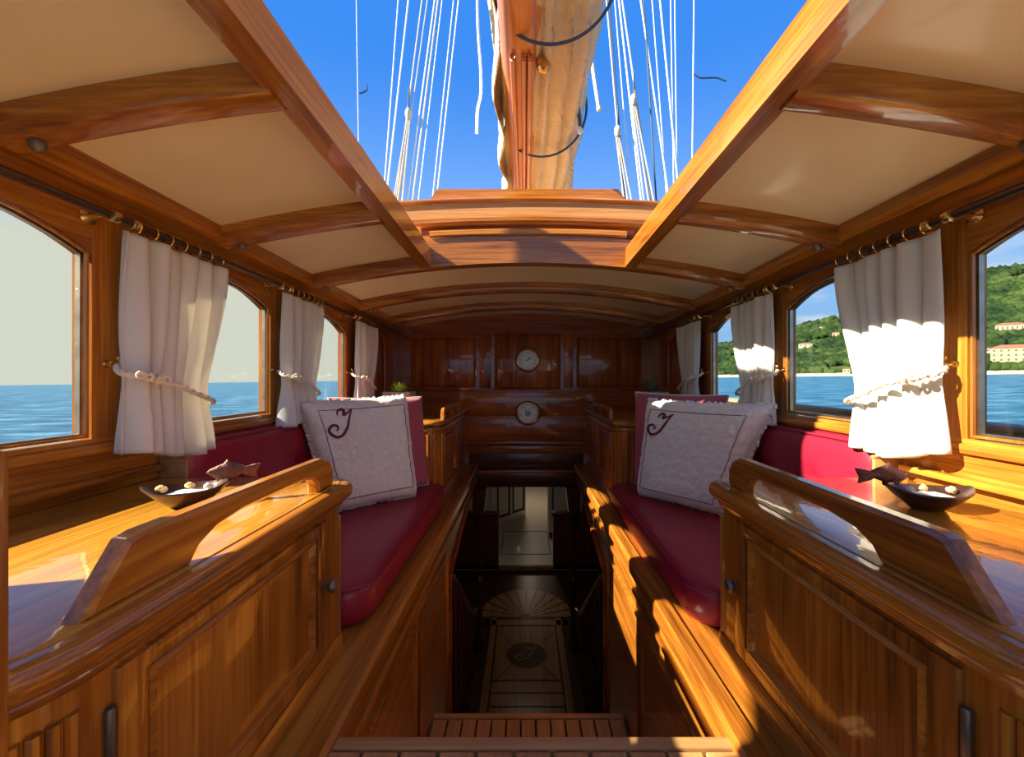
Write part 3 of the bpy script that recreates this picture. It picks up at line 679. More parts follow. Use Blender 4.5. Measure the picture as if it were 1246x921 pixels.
# ---------------------------------------------------------------- cushions
def cushion_profile(z0, z1, r):
    return nose(z0, z1, r, 5)
for s in (-1, 1):
    t = thing('seat_cushion', 'long burgundy leather seat cushion on the bench, '+SEA[s], 'cushion', (s*.7, 1.74, LEDGE), 'burgundy seat cushions')
    o_ = round_poly([(.445, 1.15), (.99, 1.15), (.99, 2.335), (.445, 2.335)], [.09, .09, .09, .08], 8)
    b = new(); P = [(s*x, y) for x, y in o_]
    slab(b, P, [(.012, LEDGE+.007), (.002, LEDGE+.014), (-.004, -.640), (-.004, -.60), (0, -.583), (.006, -.577), (.02, -.573), (.045, -.570), (.07, -.569)]); obj('pad', b, 'leather', t, sharp=50)
    q = [Vector((p[0], p[1], -.580)) for p in offset_poly(P if area2(P) > 0 else P[::-1], .002)]
    b = new(); tube(b, q, .0045, 6, loop=True); obj('piping', b, 'piping', t)
    t = thing('back_cushion', 'tufted burgundy leather back cushion against the cabin side, '+SEA[s], 'cushion', (s*.96, 1.74, -.56), 'burgundy back cushions')
    rings = []; b = new(); NY, NZ = 60, 22; ya, yb, za, zb_ = 1.16, 2.33, -.562, -.178
    btn = [1.42, 1.75, 2.08]
    def depth(u, v):
        d = .062*(max(0, 1-abs(2*u-1)**14)**.4)*(max(0, 1-abs(2*v-1)**6)**.42)
        y = ya+(yb-ya)*u; z = za+(zb_-za)*v
        for yc in btn:
            r2 = ((y-yc)**2+((z+.335))**2)**.5; d -= .022*math.exp(-(r2/.035)**2)
            ang = math.atan2(z+.335, y-yc); d -= .004*math.exp(-(r2/.09)**2)*(.5+.5*math.cos(ang*6))
        return d
    grid = [[b.verts.new((s*(.995-max(0, depth(i/NY, j/NZ))-.004), ya+(yb-ya)*i/NY, za+(zb_-za)*j/NZ)) for j in range(NZ+1)] for i in range(NY+1)]
    for i in range(NY):
        for j in range(NZ): b.faces.new((grid[i][j], grid[i+1][j], grid[i+1][j+1], grid[i][j+1]))
    bd = [grid[i][0] for i in range(NY+1)]+[grid[NY][j] for j in range(1, NZ+1)]+[grid[i][NZ] for i in range(NY-1, -1, -1)]+[grid[0][j] for j in range(NZ-1, 0, -1)]
    bk = [b.verts.new((s*.998, v.co.y, v.co.z)) for v in bd]
    for i in range(len(bd)): b.faces.new((bd[i-1], bd[i], bk[i], bk[i-1]))
    b.faces.new(bk)
    obj('pad', b, 'leather', t, sharp=60)
    for yc in btn:
        b = new(); lathe(b, [(.001, 0), (.010, 0), (.009, -s*.004), (.001, -s*.006)], (s*.954, yc, -.335), 'x', 12); obj('button', b, 'piping', t)
    b = new(); rr = round_poly([(ya+.006, za+.006), (yb-.006, za+.006), (yb-.006, zb_-.008), (ya+.006, zb_-.008)], [.03]*4, 5)
    tube(b, [(s*.952, p.x, p.y) for p in rr], .004, 6, loop=True); obj('piping', b, 'piping', t)
    t = thing('end_block', 'small wooden end post between back cushion and counter, '+SEA[s], 'post', (s*.965, 1.14, CT))
    b = new(); box(b, s*.925, s*.998, 1.147, 1.158, -.60, -.215, .003); obj('face', b, 'pale_y', t)
    b = new(); box(b, s*.922, s*.998, 1.146, 1.159, -.215, -.207, .003); obj('cap', b, 'pale_y', t)
# ---------------------------------------------------------------- pillows
def pillow(name, label, cat, BL, BR, TR, TL, T, mat, fuzzy=0, glyph=None, cord=False, group=None):
    BL, BR, TR, TL = map(Vector, (BL, BR, TR, TL)); ce = (BL+BR+TR+TL)/4
    nrm = ((BR-BL)+(TR-TL)).cross((TL-BL)+(TR-BR)).normalized()
    if nrm.dot(Vector((0, 0, 0))-ce) < 0: nrm = -nrm
    base = Vector((ce.x, ce.y, min(BL.z, BR.z)))
    t = thing(name, label, cat, base, group)
    def pt(u, v, side, lift=0):
        # edges pull in between the corners
        a = 2*u-1; c = 2*v-1; pin = .035
        uu = .5+a/2*(1-pin*(1-c*c)*abs(a)); vv = .5+c/2*(1-pin*(1-a*a)*abs(c))
        p = (BL*(1-uu)+BR*uu)*(1-vv)+(TL*(1-uu)+TR*uu)*vv
        k = (max(0, 1-a**6)*max(0, 1-c**6))**.42
        fz = 0
        if fuzzy: q = p*55; fz = fuzzy*noise.noise(q)*min(1, k*2+.3)
        wr = .006*noise.noise(p*7)
        return p+nrm*(side*(T/2*k+.003)+lift*side+fz+wr*k)
    n = 56 if fuzzy else 32; b = new()
    F = [[b.verts.new(pt(i/n, j/n, 1)) for j in range(n+1)] for i in range(n+1)]
    B = [[b.verts.new(pt(i/n, j/n, -1)) for j in range(n+1)] for i in range(n+1)]
    for G in (F, B):
        for i in range(n):
            for j in range(n): b.faces.new((G[i][j], G[i+1][j], G[i+1][j+1], G[i][j+1]))
    def border(G): return [G[i][0] for i in range(n+1)]+[G[n][j] for j in range(1, n+1)]+[G[i][n] for i in range(n-1, -1, -1)]+[G[0][j] for j in range(n-1, 0, -1)]
    f, g = border(F), border(B)
    for i in range(len(f)): b.faces.new((f[i-1], f[i], g[i], g[i-1]))
    obj('cover', b, mat, t, sharp=70)
    if cord:
        b = new(); pts = []
        for i in range(24): pts.append(pt(i/24, 0, 0))
        for i in range(24): pts.append(pt(1, i/24, 0))
        for i in range(24): pts.append(pt(1-i/24, 1, 0))
        for i in range(24): pts.append(pt(0, 1-i/24, 0))
        tube(b, pts, .0045, 6, loop=True); obj('piping', b, 'white_cord', t, label='white piping cord')
    if fuzzy:      # tufts along the seam
        b = new()
        for i in range(420):
            e = random.randrange(4); u = random.random()
            uv = [(u, 0), (1, u), (u, 1), (0, u)][e]; p = pt(*uv, 0); o_ = (p-ce); o_ -= nrm*o_.dot(nrm); o_.normalize()
            r = random.uniform(.004, .009); q = p+nrm*random.uniform(-.008, .008)+o_*random.uniform(-.003, .004)
            bmesh.ops.create_icosphere(b, subdivisions=1, radius=r, matrix=Matrix.Translation(q))
        tag(obj('fleece_edge', b, mat, t, sharp=80), kind='stuff')
        b = new(); m_ = .10; ring = []
        for k in range(20): ring.append((m_+(1-2*m_)*k/20, m_))
        for k in range(20): ring.append((1-m_, m_+(1-2*m_)*k/20))
        for k in range(20): ring.append((1-m_-(1-2*m_)*k/20, 1-m_))
        for k in range(20): ring.append((m_, 1-m_-(1-2*m_)*k/20))
        tube(b, [pt(u, v, 1, .0015) for u, v in ring], .0016, 5, loop=True); obj('stitching', b, 'thread', t, label='dark stitched border line')
    if glyph:
        u0, v0, us, vs = glyph
        b = new(); glyph_tubes(b, lambda x, y: pt(u0+us*x, v0+vs*y, 1, .002), .0055); obj('monogram', b, 'thread', t, label='embroidered maroon cursive letter J')
    return t
pillow('pillow', 'white fleece pillow with maroon letter J on the sea side bench', 'pillow', (-.84, 1.80, -.568), (-.545, 2.07, -.568), (-.62, 2.15, -.085), (-.955, 1.75, -.095), .16, 'fleece', .007, (.12, .64, .27, .26), group='white fleece pillows')
pillow('pillow', 'white fleece pillow with maroon letter J on the hill side bench', 'pillow', (.55, 2.10, -.568), (.82, 1.76, -.568), (.945, 1.63, -.10), (.60, 2.10, -.10), .16, 'fleece', .007, (.10, .64, .26, .23), group='white fleece pillows')
pillow('pillow', 'mauve pillow behind the white one on the sea side bench', 'pillow', (-.84, 1.97, -.568), (-.53, 2.28, -.565), (-.575, 2.31, -.10), (-.93, 1.99, -.09), .12, 'mauve', cord=True, group='mauve pillows')
pillow('pillow', 'mauve pillow behind the white one on the hill side bench', 'pillow', (.58, 2.30, -.565), (.86, 2.00, -.568), (.935, 1.99, -.078), (.59, 2.31, -.075), .12, 'mauve', cord=True, group='mauve pillows')
# ---------------------------------------------------------------- curtain rods, curtains, tiebacks
CURT = [(.995, 1.31, .995, 1.24), (1.66, 1.95, 1.66, 1.88), (2.36, 2.66, 2.36, 2.58)]
ORD = ['nearest', 'middle', 'farthest']
for s in (-1, 1):
    t = thing('curtain_rod', 'long dark bronze curtain rod with brass collars, '+SEA[s], 'rod', (s*.94, 1.35, rodz(1.35)))
    b = new(); tube(b, [(s*.94, y, rodz(y)) for y in (BACK, 0, 1, 2, 3, D-.02)], .0095, 10); obj('rod', b, 'rod', t)
    for y0, *_ in CURT:
        y = y0-.035; b = new(); z = rodz(y)
        lathe(b, [(.001, s*.062), (.018, s*.060), (.02, s*.055), (.008, s*.05), (.006, s*.01), (.006, 0)], (s*.94, y, z), 'x', 12)
        lathe(b, [(.010, -.010), (.015, -.008), (.016, 0), (.015, .008), (.010, .010)], (s*.94, y, z), 'y', 14)
        obj('bracket', b, 'brass', t, label='brass rod bracket')
        b = new(); lathe(b, [(.010, -.008), (.0135, -.006), (.0135, .006), (.010, .008)], (s*.94, y+.05, z-.001), 'y', 12); obj('collar', b, 'brass', t)
    for k, (t0, t1, m0, m1) in enumerate(CURT):
        cu = thing('curtain', '%s white linen curtain gathered by a rope, %s' % (ORD[k], SEA[s]), 'curtain', (s*.94, (t0+t1)/2, -.2), 'white linen curtains')
        b = new(); NU, NV = 110, 46; ztop = rodz(t0)-.018; ztie = -.025; zbot = -.192
        nf = 6; rows = []; rnd = [random.uniform(-.4, .4) for _ in range(12)]
        for j in range(NV+1):
            v = j/NV; zc = ztop+(zbot-ztop)*v
            vt = (ztop-ztie)/(ztop-zbot)
            g = math.exp(-((v-vt)/.16)**2)          # gather at the tie
            sm = min(1, v/vt); sm = sm*sm*(3-2*sm)
            y0 = t0+(m0-t0)*sm; y1 = t1+(m1-t1)*sm
            if v > vt: f = (v-vt)/(1-vt); y0 -= .02*f; y1 += .012*f
            row = []
            for i in range(NU+1):
                u = i/NU; uu = u+.015*math.sin(u*9+rnd[0]*5)+.012*math.sin(v*4+u*5)
                ph = 2*PI*nf*uu+rnd[1]*3
                amp = (.015+.010*v)*(1-.45*g)*(1+.5*math.sin(3*PI*u+rnd[2]*6))
                x = .948-.006*v+amp*math.sin(ph)+.006*math.sin(ph*.5+v*3+rnd[3]*6)
                if g > .3: x -= .0
                yy = y0+(y1-y0)*u+.010*math.cos(ph)*(1-.3*g)
                # slack edge that swings a little
                z = zc+(.010*math.sin(u*6+rnd[4]*5)*v)+(.02*(u-.5)*(-1 if v > .5 else 0))*v-.012*g*0
                zdrop = -(.02*(t1-t0)*u)
                row.append(b.verts.new((s*min(.985, x), yy, z+zdrop+.004*math.sin(ph)*(1-v)**6)))
            rows.append(row)
        for j in range(NV):
            for i in range(NU): b.faces.new((rows[j][i], rows[j][i+1], rows[j+1][i+1], rows[j+1][i]))
        co = obj('cloth', b, 'linen', cu, sharp=180)
        md = co.modifiers.new('thickness', 'SOLIDIFY'); md.thickness = .0022
        for q in range(7):
            y = t0+.02+(t1-t0-.04)*q/6
            b = new(); torus(b, (s*.94, y, rodz(y)-.004), .0155, .0022, 'y', 16, 6); obj('ring', b, 'brass', cu, label='brass curtain ring')
        tb = thing('rope_tieback', 'twisted cotton rope tieback around the %s curtain, %s' % (ORD[k], SEA[s]), 'tieback', (s*.96, m0-.03, .0), 'rope tiebacks')
        path = spline([(s*.975, m0+.010, .030), (s*.945, m0-.012, .014), (s*.910, m0+.012, .002), (s*.900, m0+.09, -.014), (s*.898, (m0+m1)/2+.02, -.036), (s*.902, m1-.035, -.058), (s*.93, m1+.012, -.070), (s*.975, m1+.01, -.066)], 12)
        for st in range(2):
            b = new(); pts = []; n = len(path)
            for i, p in enumerate(path):
                a = i*.62+st*PI; pts.append(p+Vector((math.cos(a)*.0035, 0, math.sin(a)*.0035)))
            tube(b, pts, .0046, 6); obj('rope_strand', b, 'rope', tb)
        b = new()
        for a in range(9):
            c_ = Vector((s*(.902+.006*math.sin(a*2.1)), m0-.006+a*.0075, .008-a*.0018+.003*math.sin(a*1.7))); rr_ = random.uniform(.006, .0095)
            u_ = Vector((random.uniform(-1, 1), random.uniform(-.4, .4), random.uniform(-1, 1))).normalized(); v_ = u_.orthogonal().normalized()
            tube(b, [c_+(u_*math.cos(2*PI*q/10)+v_*math.sin(2*PI*q/10))*rr_ for q in range(10)], .0042, 6, loop=True)
        obj('knot', b, 'rope', tb)
        b = new(); tube(b, spline([(s*1.0, m0+.012, .034), (s*.975, m0+.012, .032), (s*.968, m0+.012, .038), (s*.972, m0+.012, .046)], 6), .003, 8)
        lathe(b, [(.001, 0), (.010, 0), (.008, -s*.004), (.001, -s*.006)], (s*1.0, m0+.012, .034), 'x', 12)
        bmesh.ops.create_uvsphere(b, u_segments=10, v_segments=8, radius=.006, matrix=Matrix.Translation((s*.972, m0+.012, .048)))
        obj('wall_hook', b, 'brass', tb, label='brass wall hook')
# ---------------------------------------------------------------- fish dishes
def dish(s, cx, cy, ang, label):
    t = thing('fish_dish', label, 'dish', (cx, cy, CT+.002), 'fish dishes')
    R = Matrix.Rotation(ang, 4, 'Z'); O = Vector((cx, cy, CT+.002))
    def W(x, y, z): return O+(R @ Vector((x, y, z)))
    L, Wd = .076, .054; b = new(); n = 36
    def ring(k, z, e=0):      # leaf outline with pointed tips
        r = []
        for i in range(n):
            a = 2*PI*i/n; px = math.cos(a); py = math.sin(a)*abs(math.sin(a))**.25
            zz = z+.012*abs(px)**4*k*e
            r.append(W(L*k*px, Wd*k*py, zz))
        return r
    loft(b, [ring(.34, 0), (ring(.42, .002)), ring(.75, .017, 1), ring(1.0, .034, 1), ring(.985, .037, 1), ring(.73, .022, 1), ring(.40, .007), ring(.2, .006)]); obj('bowl', b, 'dish', t)
    # fish standing on a stem at the tip
    side = s
    def fish_xz(px, pz): return (px, pz)
    tipx = -s*L*.98
    up_ = [(-.50, .00), (-.42, .07), (-.30, .13), (-.18, .17), (-.12, .26), (-.06, .20), (.04, .16), (.16, .10), (.26, .055), (.34, .06), (.44, .12), (.50, .12), (.46, .02), (.42, -.06), (.44, -.20), (.38, -.16), (.30, -.05), (.18, -.07), (.05, -.12), (-.04, -.15), (-.02, -.22), (-.12, -.16), (-.26, -.15), (-.30, -.22), (-.33, -.13), (-.42, -.07)]
    b = new(); S = .098; th = .006; fz = .064
    # thick body: rings scaled outline across thickness
    rings = []
    for k, w_ in ((.55, -1.0), (.86, -.7), (1, -.25), (1, .25), (.86, .7), (.55, 1.0)):
        rings.append([W(tipx-s*.004-s*S*(px*k-.04*(1-k)), w_*th*(1.0), fz+S*pz*k) for px, pz in up_])
    loft(b, rings); obj('fish', b, 'fish', t, label='small copper fish figure', sharp=60)
    b = new(); tube(b, [W(tipx+s*.004, 0, .043), W(tipx, 0, .058)], [.0035, .0045], 8); obj('stem', b, 'fish', t)
    # eye
    b = new()
    for w_ in (-1, 1): bmesh.ops.create_icosphere(b, subdivisions=1, radius=.0018, matrix=Matrix.Translation(W(tipx-s*.004+s*S*.42, w_*th*.8, fz+.004)))
    obj('eye', b, 'bronze', t)
    # salt heap
    b = new(); n2 = 18; rings = []
    for k in range(6):
        f = 1-k/5; rings.append([W(.054*f*math.cos(2*PI*i/n2)+.002, .037*f*math.sin(2*PI*i/n2), .022+.010*(1-f*f)+.003*noise.noise(Vector((i*.8, k, 3)))) for i in range(n2)] if f > 0 else [W(.006+1e-4*math.cos(2*PI*i/n2), 1e-4*math.sin(2*PI*i/n2), .033) for i in range(n2)])
    loft(b, rings); so_ = obj('salt_bed', b, 'salt', base=tuple(W(0, 0, .017))); tag(so_, 'white salt filling the fish dish, '+SEA[s], 'salt', kind='stuff')
    for k, (lx, ly, r, nm) in enumerate(((-.045, .005, .011, 'ochre'), (.035, -.012, .009, 'pale'), (.0, .012, .010, 'small'))):
        b = new(); rg = []
        for i in range(15):
            a = i*.75; rad = r*(1-i/15); q = W(lx*s*-1+math.cos(a)*rad*.5, ly+math.sin(a)*rad*.5, .036+i*.0007); rg.append(q)
        tube(b, rg, [r*.55*(1-i/15)+.0008 for i in range(15)], 8)
        tag(obj('seashell', b, 'shell' if k != 1 else 'salt', base=tuple(W(lx*s*-1, ly, .028))), '%s spiral shell in the %s dish, %s' % (nm, SEA[s], ['at the tip away from the fish', 'nearest the fish', 'mid dish'][k]), 'shell', 'seashells in the dishes')
dish(-1, -.705, .875, math.radians(28), 'dark leaf-shaped dish with a copper fish on the sunlit sea side counter')
dish(1, .79, .855, math.radians(-12), 'dark leaf-shaped dish with a copper fish on the hill side counter')
# ---------------------------------------------------------------- potted succulents
def plant(s, x, y, mat, wide, label):
    t = thing('potted_succulent', label, 'plant', (x, y, FT+.002))
    b = new(); w_ = .075; z0 = FT+.002; z1 = z0+.155
    o_ = round_poly([(x-w_, y-w_), (x+w_, y-w_), (x+w_, y+w_), (x-w_, y+w_)], [.012]*4, 3)
    slab(b, o_, [(.008, z0), (0, z0+.01), (-.002, z1-.03), (-.006, z1-.028), (-.006, z1), (.012, z1), (.012, z1-.02)]); obj('pot', b, 'pot', t)
    b = new(); slab(b, offset_poly(o_, .013), [(0, z1-.03), (0, z1-.012)]); obj('soil', b, 'soil', t)
    n = 26
    for k in range(n):
        a = k*2.4; q = k/n; tilt = (.25+.9*(1-q)) if wide else (.15+.75*(1-q)); L = (.085 if wide else .095)*(.6+.4*q)
        b = new(); rings = []; d = Vector((math.cos(a), math.sin(a), 0)); sd_ = Vector((-math.sin(a), math.cos(a), 0))
        for i in range(6):
            f = i/5; ww = (.016 if wide else .008)*math.sin(PI*min(.98, f*.8+.2))**.8+.0006
            th_ = tilt*(.7+.5*f); p = Vector((x, y, z1-.014))+d*(L*f*math.sin(th_)+.004)+Vector((0, 0, L*f*math.cos(th_)))
            nn = (Vector((0, 0, 1))*math.sin(th_)-d*math.cos(th_)); rings.append([p+sd_*ww, p+nn*ww*.35, p-sd_*ww, p-nn*ww*.35])
        loft(b, rings); obj('leaf', b, mat, t, sharp=80)
plant(-1, -.755, 2.53, 'leaf', True, 'bright green succulent in a grey pot on the far sea side cabinet')
plant(1, .735, 2.53, 'leaf_dark', False, 'dark spiky succulent in a grey pot on the far hill side cabinet')
# ---------------------------------------------------------------- clock and barometer
def text_bm(bm, s_, size, place):
    cu = bpy.data.curves.new('numeral', 'FONT'); cu.body = s_; cu.size = size; cu.align_x = 'CENTER'; cu.align_y = 'CENTER'; cu.resolution_u = 2
    o = bpy.data.objects.new('numeral', cu); C.objects.link(o)
    dg = bpy.context.evaluated_depsgraph_get(); me = o.evaluated_get(dg).to_mesh()
    vs = [bm.verts.new(place(v.co.x, v.co.y)) for v in me.vertices]
    for p in me.polygons:
        try: bm.faces.new([vs[i] for i in p.vertices])
        except ValueError: pass
    bpy.data.objects.remove(o); bpy.data.curves.remove(cu)
def gauge(name, label, cat, z, clock):
    x = .012; y = D-.014
    t = thing(name, label, cat, (x, y, z))
    b = new(); lathe(b, [(.001, 0), (.098, 0), (.100, -.006), (.096, -.016), (.088, -.026), (.080, -.028), (.078, -.020), (.078, -.006), (.001, -.006)], (x, y, z), 'y', 40); obj('case', b, 'brass', t, label='polished brass case')
    b = new(); lathe(b, [(.001, -.007), (.079, -.007), (.079, -.010), (.001, -.010)], (x, y, z), 'y', 40); d = obj('dial', b, 'dial', t)
    b = new(); yy = y-.0115
    for k in range(60 if clock else 80):
        a = 2*PI*k/(60 if clock else 80); r0, r1 = .071, .076
        w2 = .0012 if k % 5 else .0022
        dx, dz = math.sin(a), math.cos(a)
        vs = [b.verts.new((x+dx*r+w2*e*dz, yy, z+dz*r-w2*e*dx)) for r, e in ((r0, -1), (r1, -1), (r1, 1), (r0, 1))]; b.faces.new(vs)
    if clock:
        for h in range(1, 13):
            a = 2*PI*h/12; cx, cz = x+.057*math.sin(a), z+.057*math.cos(a)
            text_bm(b, str(h), .024, lambda u, v, cx=cx, cz=cz: (cx+u, yy, cz+v))
    else:
        for k, n_ in enumerate(('28', '29', '30', '31')):
            a = math.radians(-105+70*k); cx, cz = x+.057*math.sin(a), z+.057*math.cos(a)
            text_bm(b, n_, .018, lambda u, v, cx=cx, cz=cz: (cx+u, yy, cz+v))
    obj('markings', b, 'black', t)
    def hand(a, L, w_, yo, mm='black'):
        b = new(); dx, dz = math.sin(a), math.cos(a)
        tube(b, [(x-dx*.012, y-yo, z-dz*.012), (x+dx*L*.6, y-yo, z+dz*L*.6), (x+dx*L, y-yo, z+dz*L)], [w_, w_, w_*.3], 6); obj('hand', b, mm, t)
    if clock:
        hand(math.radians(25), .034, .003, .014); hand(math.radians(65), .052, .002, .016)
    else:
        b = new(); lathe(b, [(.001, -.011), (.022, -.011), (.020, -.017), (.001, -.019)], (x, y, z), 'y', 24); obj('hub', b, 'bronze', t, label='dark centre of the dial')
        hand(math.radians(-30), .060, .0016, .019); hand(math.radians(15), .055, .0014, .021, 'brass')
    b = new(); lathe(b, [(.001, -.0215), (.079, -.0215), (.079, -.023), (.001, -.023)], (x, y, z), 'y', 40); obj('glass', b, 'glass', t)
gauge('ship_clock', 'round brass ship clock on the upper centre panel of the bulkhead', 'clock', .148, True)
gauge('barometer', 'round brass barometer with dark centre below the clock', 'barometer', -.279, False)
# ---------------------------------------------------------------- near door jamb
b = new(); rings = [[(-.62, .50, -1), (-.60, .50, -1), (-.60, .53, -1), (-.62, .53, -1)]]; b.free()
b = new(); box(b, -.395, -.3575, .27, .285, -.75, -.047, .004)
tag(obj('door_2', b, 'teak_z', base=(-.355, .278, -.75)), 'edge of a wooden jamb right beside the eye, leftmost', 'jamb', kind='structure')
# ---------------------------------------------------------------- boom, sail, rigging
bo = thing('boom', 'varnished wooden boom running forward over the skylight', 'boom', (-.03, 3, 1.27))
b = new(); rings = []
def boom_sec(y, rx, rz, cx=-.03, cz=1.285, n=24):
    r = []
    for i in range(n):
        a = 2*PI*i/n; c, s_ = math.cos(a), math.sin(a); e = .75
        r.append((cx+rx*abs(c)**e*(1 if c > 0 else -1), y, cz+rz*abs(s_)**e*(1 if s_ > 0 else -1)))
    return r
loft(b, [boom_sec(.2, .078, .085), boom_sec(1.72, .078, .085), boom_sec(1.78, .070, .082), boom_sec(4, .068, .08), boom_sec(6.3, .06, .07)]); obj('spar', b, 'boom', bo)
for dx in (-.030, .012, .036):
    b = new(); tube(b, spline([(-.03+dx, 1.62, 1.196), (-.03+dx, 1.7, 1.190), (-.03+dx*.95, 3, 1.193), (-.03+dx*.8, 6.2, 1.205)], 4), [.004]+[.010]*11+[.008], 8); obj('batten', b, 'boom', bo)
b = new(); lathe(b, [(.008, -.020), (.024, -.018), (.030, -.006), (.030, .006), (.024, .018), (.008, .020)], (.058, 1.64, 1.205), 'y', 18); obj('cheek_block', b, 'brass', bo, label='round brass-coloured sheave fitting')
ms = thing('mast', 'wooden mast forward of the cabin behind the furled sail', 'mast', (0, 6.45, -.7))
b = new(); tube(b, [(0, 6.45, -.7), (0, 6.45, 2), (0, 6.45, 14)], [.12, .12, .09], 20); obj('spar', b, 'boom', ms)
b = new(); torus(b, (0, 6.45, 1.25), .13, .02, 'z', 20, 6); obj('gooseneck_band', b, 'bronze', ms)
sl = thing('furled_sail', 'cream furled sail lashed along the boom', 'sail', (.05, 3, 1.4))
def sail_sec(y, n=72):
    r = []; k = min(1, max(0, (y-.2)/1.0)); wv = .03*noise.noise(Vector((y*1.3, 5, 1)))
    cx = .055+.02*min(1, y/3); rx = .185+.05*min(1, max(0, (y-1.2)/2))+wv; rz = .20
    for i in range(n):
        a = 2*PI*i/n; c, s_ = math.cos(a), math.sin(a)
        pl = .020*math.sin(a*17+y*1.2+2*noise.noise(Vector((y*.7, a*.0, 2))))+.010*math.sin(a*31+y*2.3+noise.noise(Vector((y, 1, 7)))*3)
        sq = .018*noise.noise(Vector((c*3, s_*3, y*3)))
        tie = 0
        for ty in TIES: tie -= .020*math.exp(-((y-ty)/.05)**2)
        hang = -.07*max(0, c)**2*max(0, -s_+.4)
        r.append(Vector((cx+(rx+pl+sq+tie)*c, y, 1.42+(rz+pl+sq+tie)*s_+hang)))
    return r
TIES = [1.46, 2.22, 3.1, 4.0, 4.9]
b = new(); loft(b, [sail_sec(.15+5.9*i/110) for i in range(111)]); obj('sail_bundle', b, 'sail', sl, sharp=180)
b = new()                 # loose leech flap hanging on the sunny side
rows = []
for i in range(31):
    y = 1.25+i*.075; row = []
    for j in range(9):
        f = j/8; bl = math.sin(PI*i/30)
        row.append((-.12-.035*math.sin(f*2.6)*bl-.02*f*math.sin(i*.9), y, 1.42-.20*f*bl-.02))
    rows.append(row)
loft(b, rows, closed=False, cap=False); o = obj('sail_flap', b, 'sail', sl, sharp=180); md = o.modifiers.new('thickness', 'SOLIDIFY'); md.thickness = .004
for k, ty in enumerate(TIES[:3]):
    b = new(); pts = [Vector((.075+.232*math.cos(2*PI*i/72), ty, 1.405+.232*math.sin(2*PI*i/72))) for i in range(-25, 14)]
    pts = [Vector((p.x, ty+.04*math.sin(i*2*PI/72+1), p.z)) for i, p in enumerate(pts)]
    tube(b, pts, .006, 6); tag(obj('sail_tie', b, 'rope_dark', base=(.06, ty, 1.2)), 'dark rope lashing around the furled sail, %s from the eye' % ['first', 'second', 'third'][k], 'rope', 'sail lashings')
ZR = 5.0
def pxp(px, py, z=ZR): return Vector(((px-638)/520*z-.016, z, (461-py)/520*z))
def rline(name, label, x0, x1, mat, r=.006, y0=0, y1=235, z=ZR, group='rigging lines', ext=True, cat='rigging line'):
    a, c = pxp(x0, y0, z), pxp(x1, y1, z)
    if ext:
        d = (a-c)/(a.z-c.z); a = c+d*(13-c.z); c = c+d*(-.35-c.z)
    b = new(); tube(b, [a, a.lerp(c, .5), c], r, 6)
    return tag(obj(name, b, mat, base=tuple(c)), label, cat, group)
def word(k): return ['first', 'second', 'third', 'fourth', 'fifth', 'sixth', 'seventh', 'eighth', 'ninth', 'tenth', 'eleventh', 'twelfth', 'thirteenth'][k]
left = [(433.5, 437, 'rope_white', .005), (484.5, 467, 'rope_white', .007), (497, 470.5, 'rope_white', .010), (513.5, 483, 'rope_tan', .008), (520, 487, 'rope_tan', .006), (529, 497, 'rope_white', .009), (533, 503, 'rope_tan', .010), (538, 510, 'rope_white', .006), (552, 527, 'rope_white', .006), (558, 532, 'rope_white', .008)]
right = [(738, 758, 'rope_tan', .009), (741, 760, 'rope_dark', .009), (748, 767, 'rope_white', .006), (753, 779, 'rope_white', .010), (757, 791, 'rope_tan', .011), (779.5, 813, 'rope_white', .009), (783.5, 798, 'rope_dark', .010), (793.5, 811, 'rope_white', .006), (803, 826, 'rope_white', .010), (816, 820, 'rope_white', .006), (821, 824, 'rope_white', .006), (844.5, 842, 'rope_white', .007)]
cn_ = {'rope_white': 'white', 'rope_tan': 'tan', 'rope_dark': 'dark blue'}
for k, (a, c, mm, r) in enumerate(left): rline('rigging_line', '%s rigging line, %s from the left in the sky left of the sail' % (cn_[mm], word(k)), a, c, mm, r)
for k, (a, c, mm, r) in enumerate(right): rline('rigging_line', '%s rigging line, %s from the left in the sky right of the sail' % (cn_[mm], word(k)), a, c, mm, r)
# tackle blocks
def block(px, py, label):
    p = pxp(px, py, ZR-.02); t = thing('tackle_block', label, 'pulley block', p)
    b = new(); pr = [(.002, .07), (.022, .06), (.036, .03), (.040, 0), (.036, -.03), (.022, -.06), (.002, -.07)]
    lathe(b, pr, p, 'z', 14); obj('shell', b, 'rope_tan', t)
    b = new(); tube(b, [p+Vector((0, 0, .06)), p+Vector((.006, 0, .30))], .010, 8); obj('shackle', b, 'rope_dark', t)
    for d in (-.022, 0, .024):
        b = new(); q = p+Vector((d*.7, 0, -.06)); tube(b, [q, q+Vector((d*3-(.25 if px < 638 else -.30), 0, -1.9))], .009, 6); obj('fall', b, 'rope_tan', t, label='tan tackle rope')
block(497, 139, 'pale oval tackle block on the left rigging')
block(771, 122, 'pale oval tackle block high on the right rigging')
block(751.5, 160, 'oval tackle block lower on the right rigging')
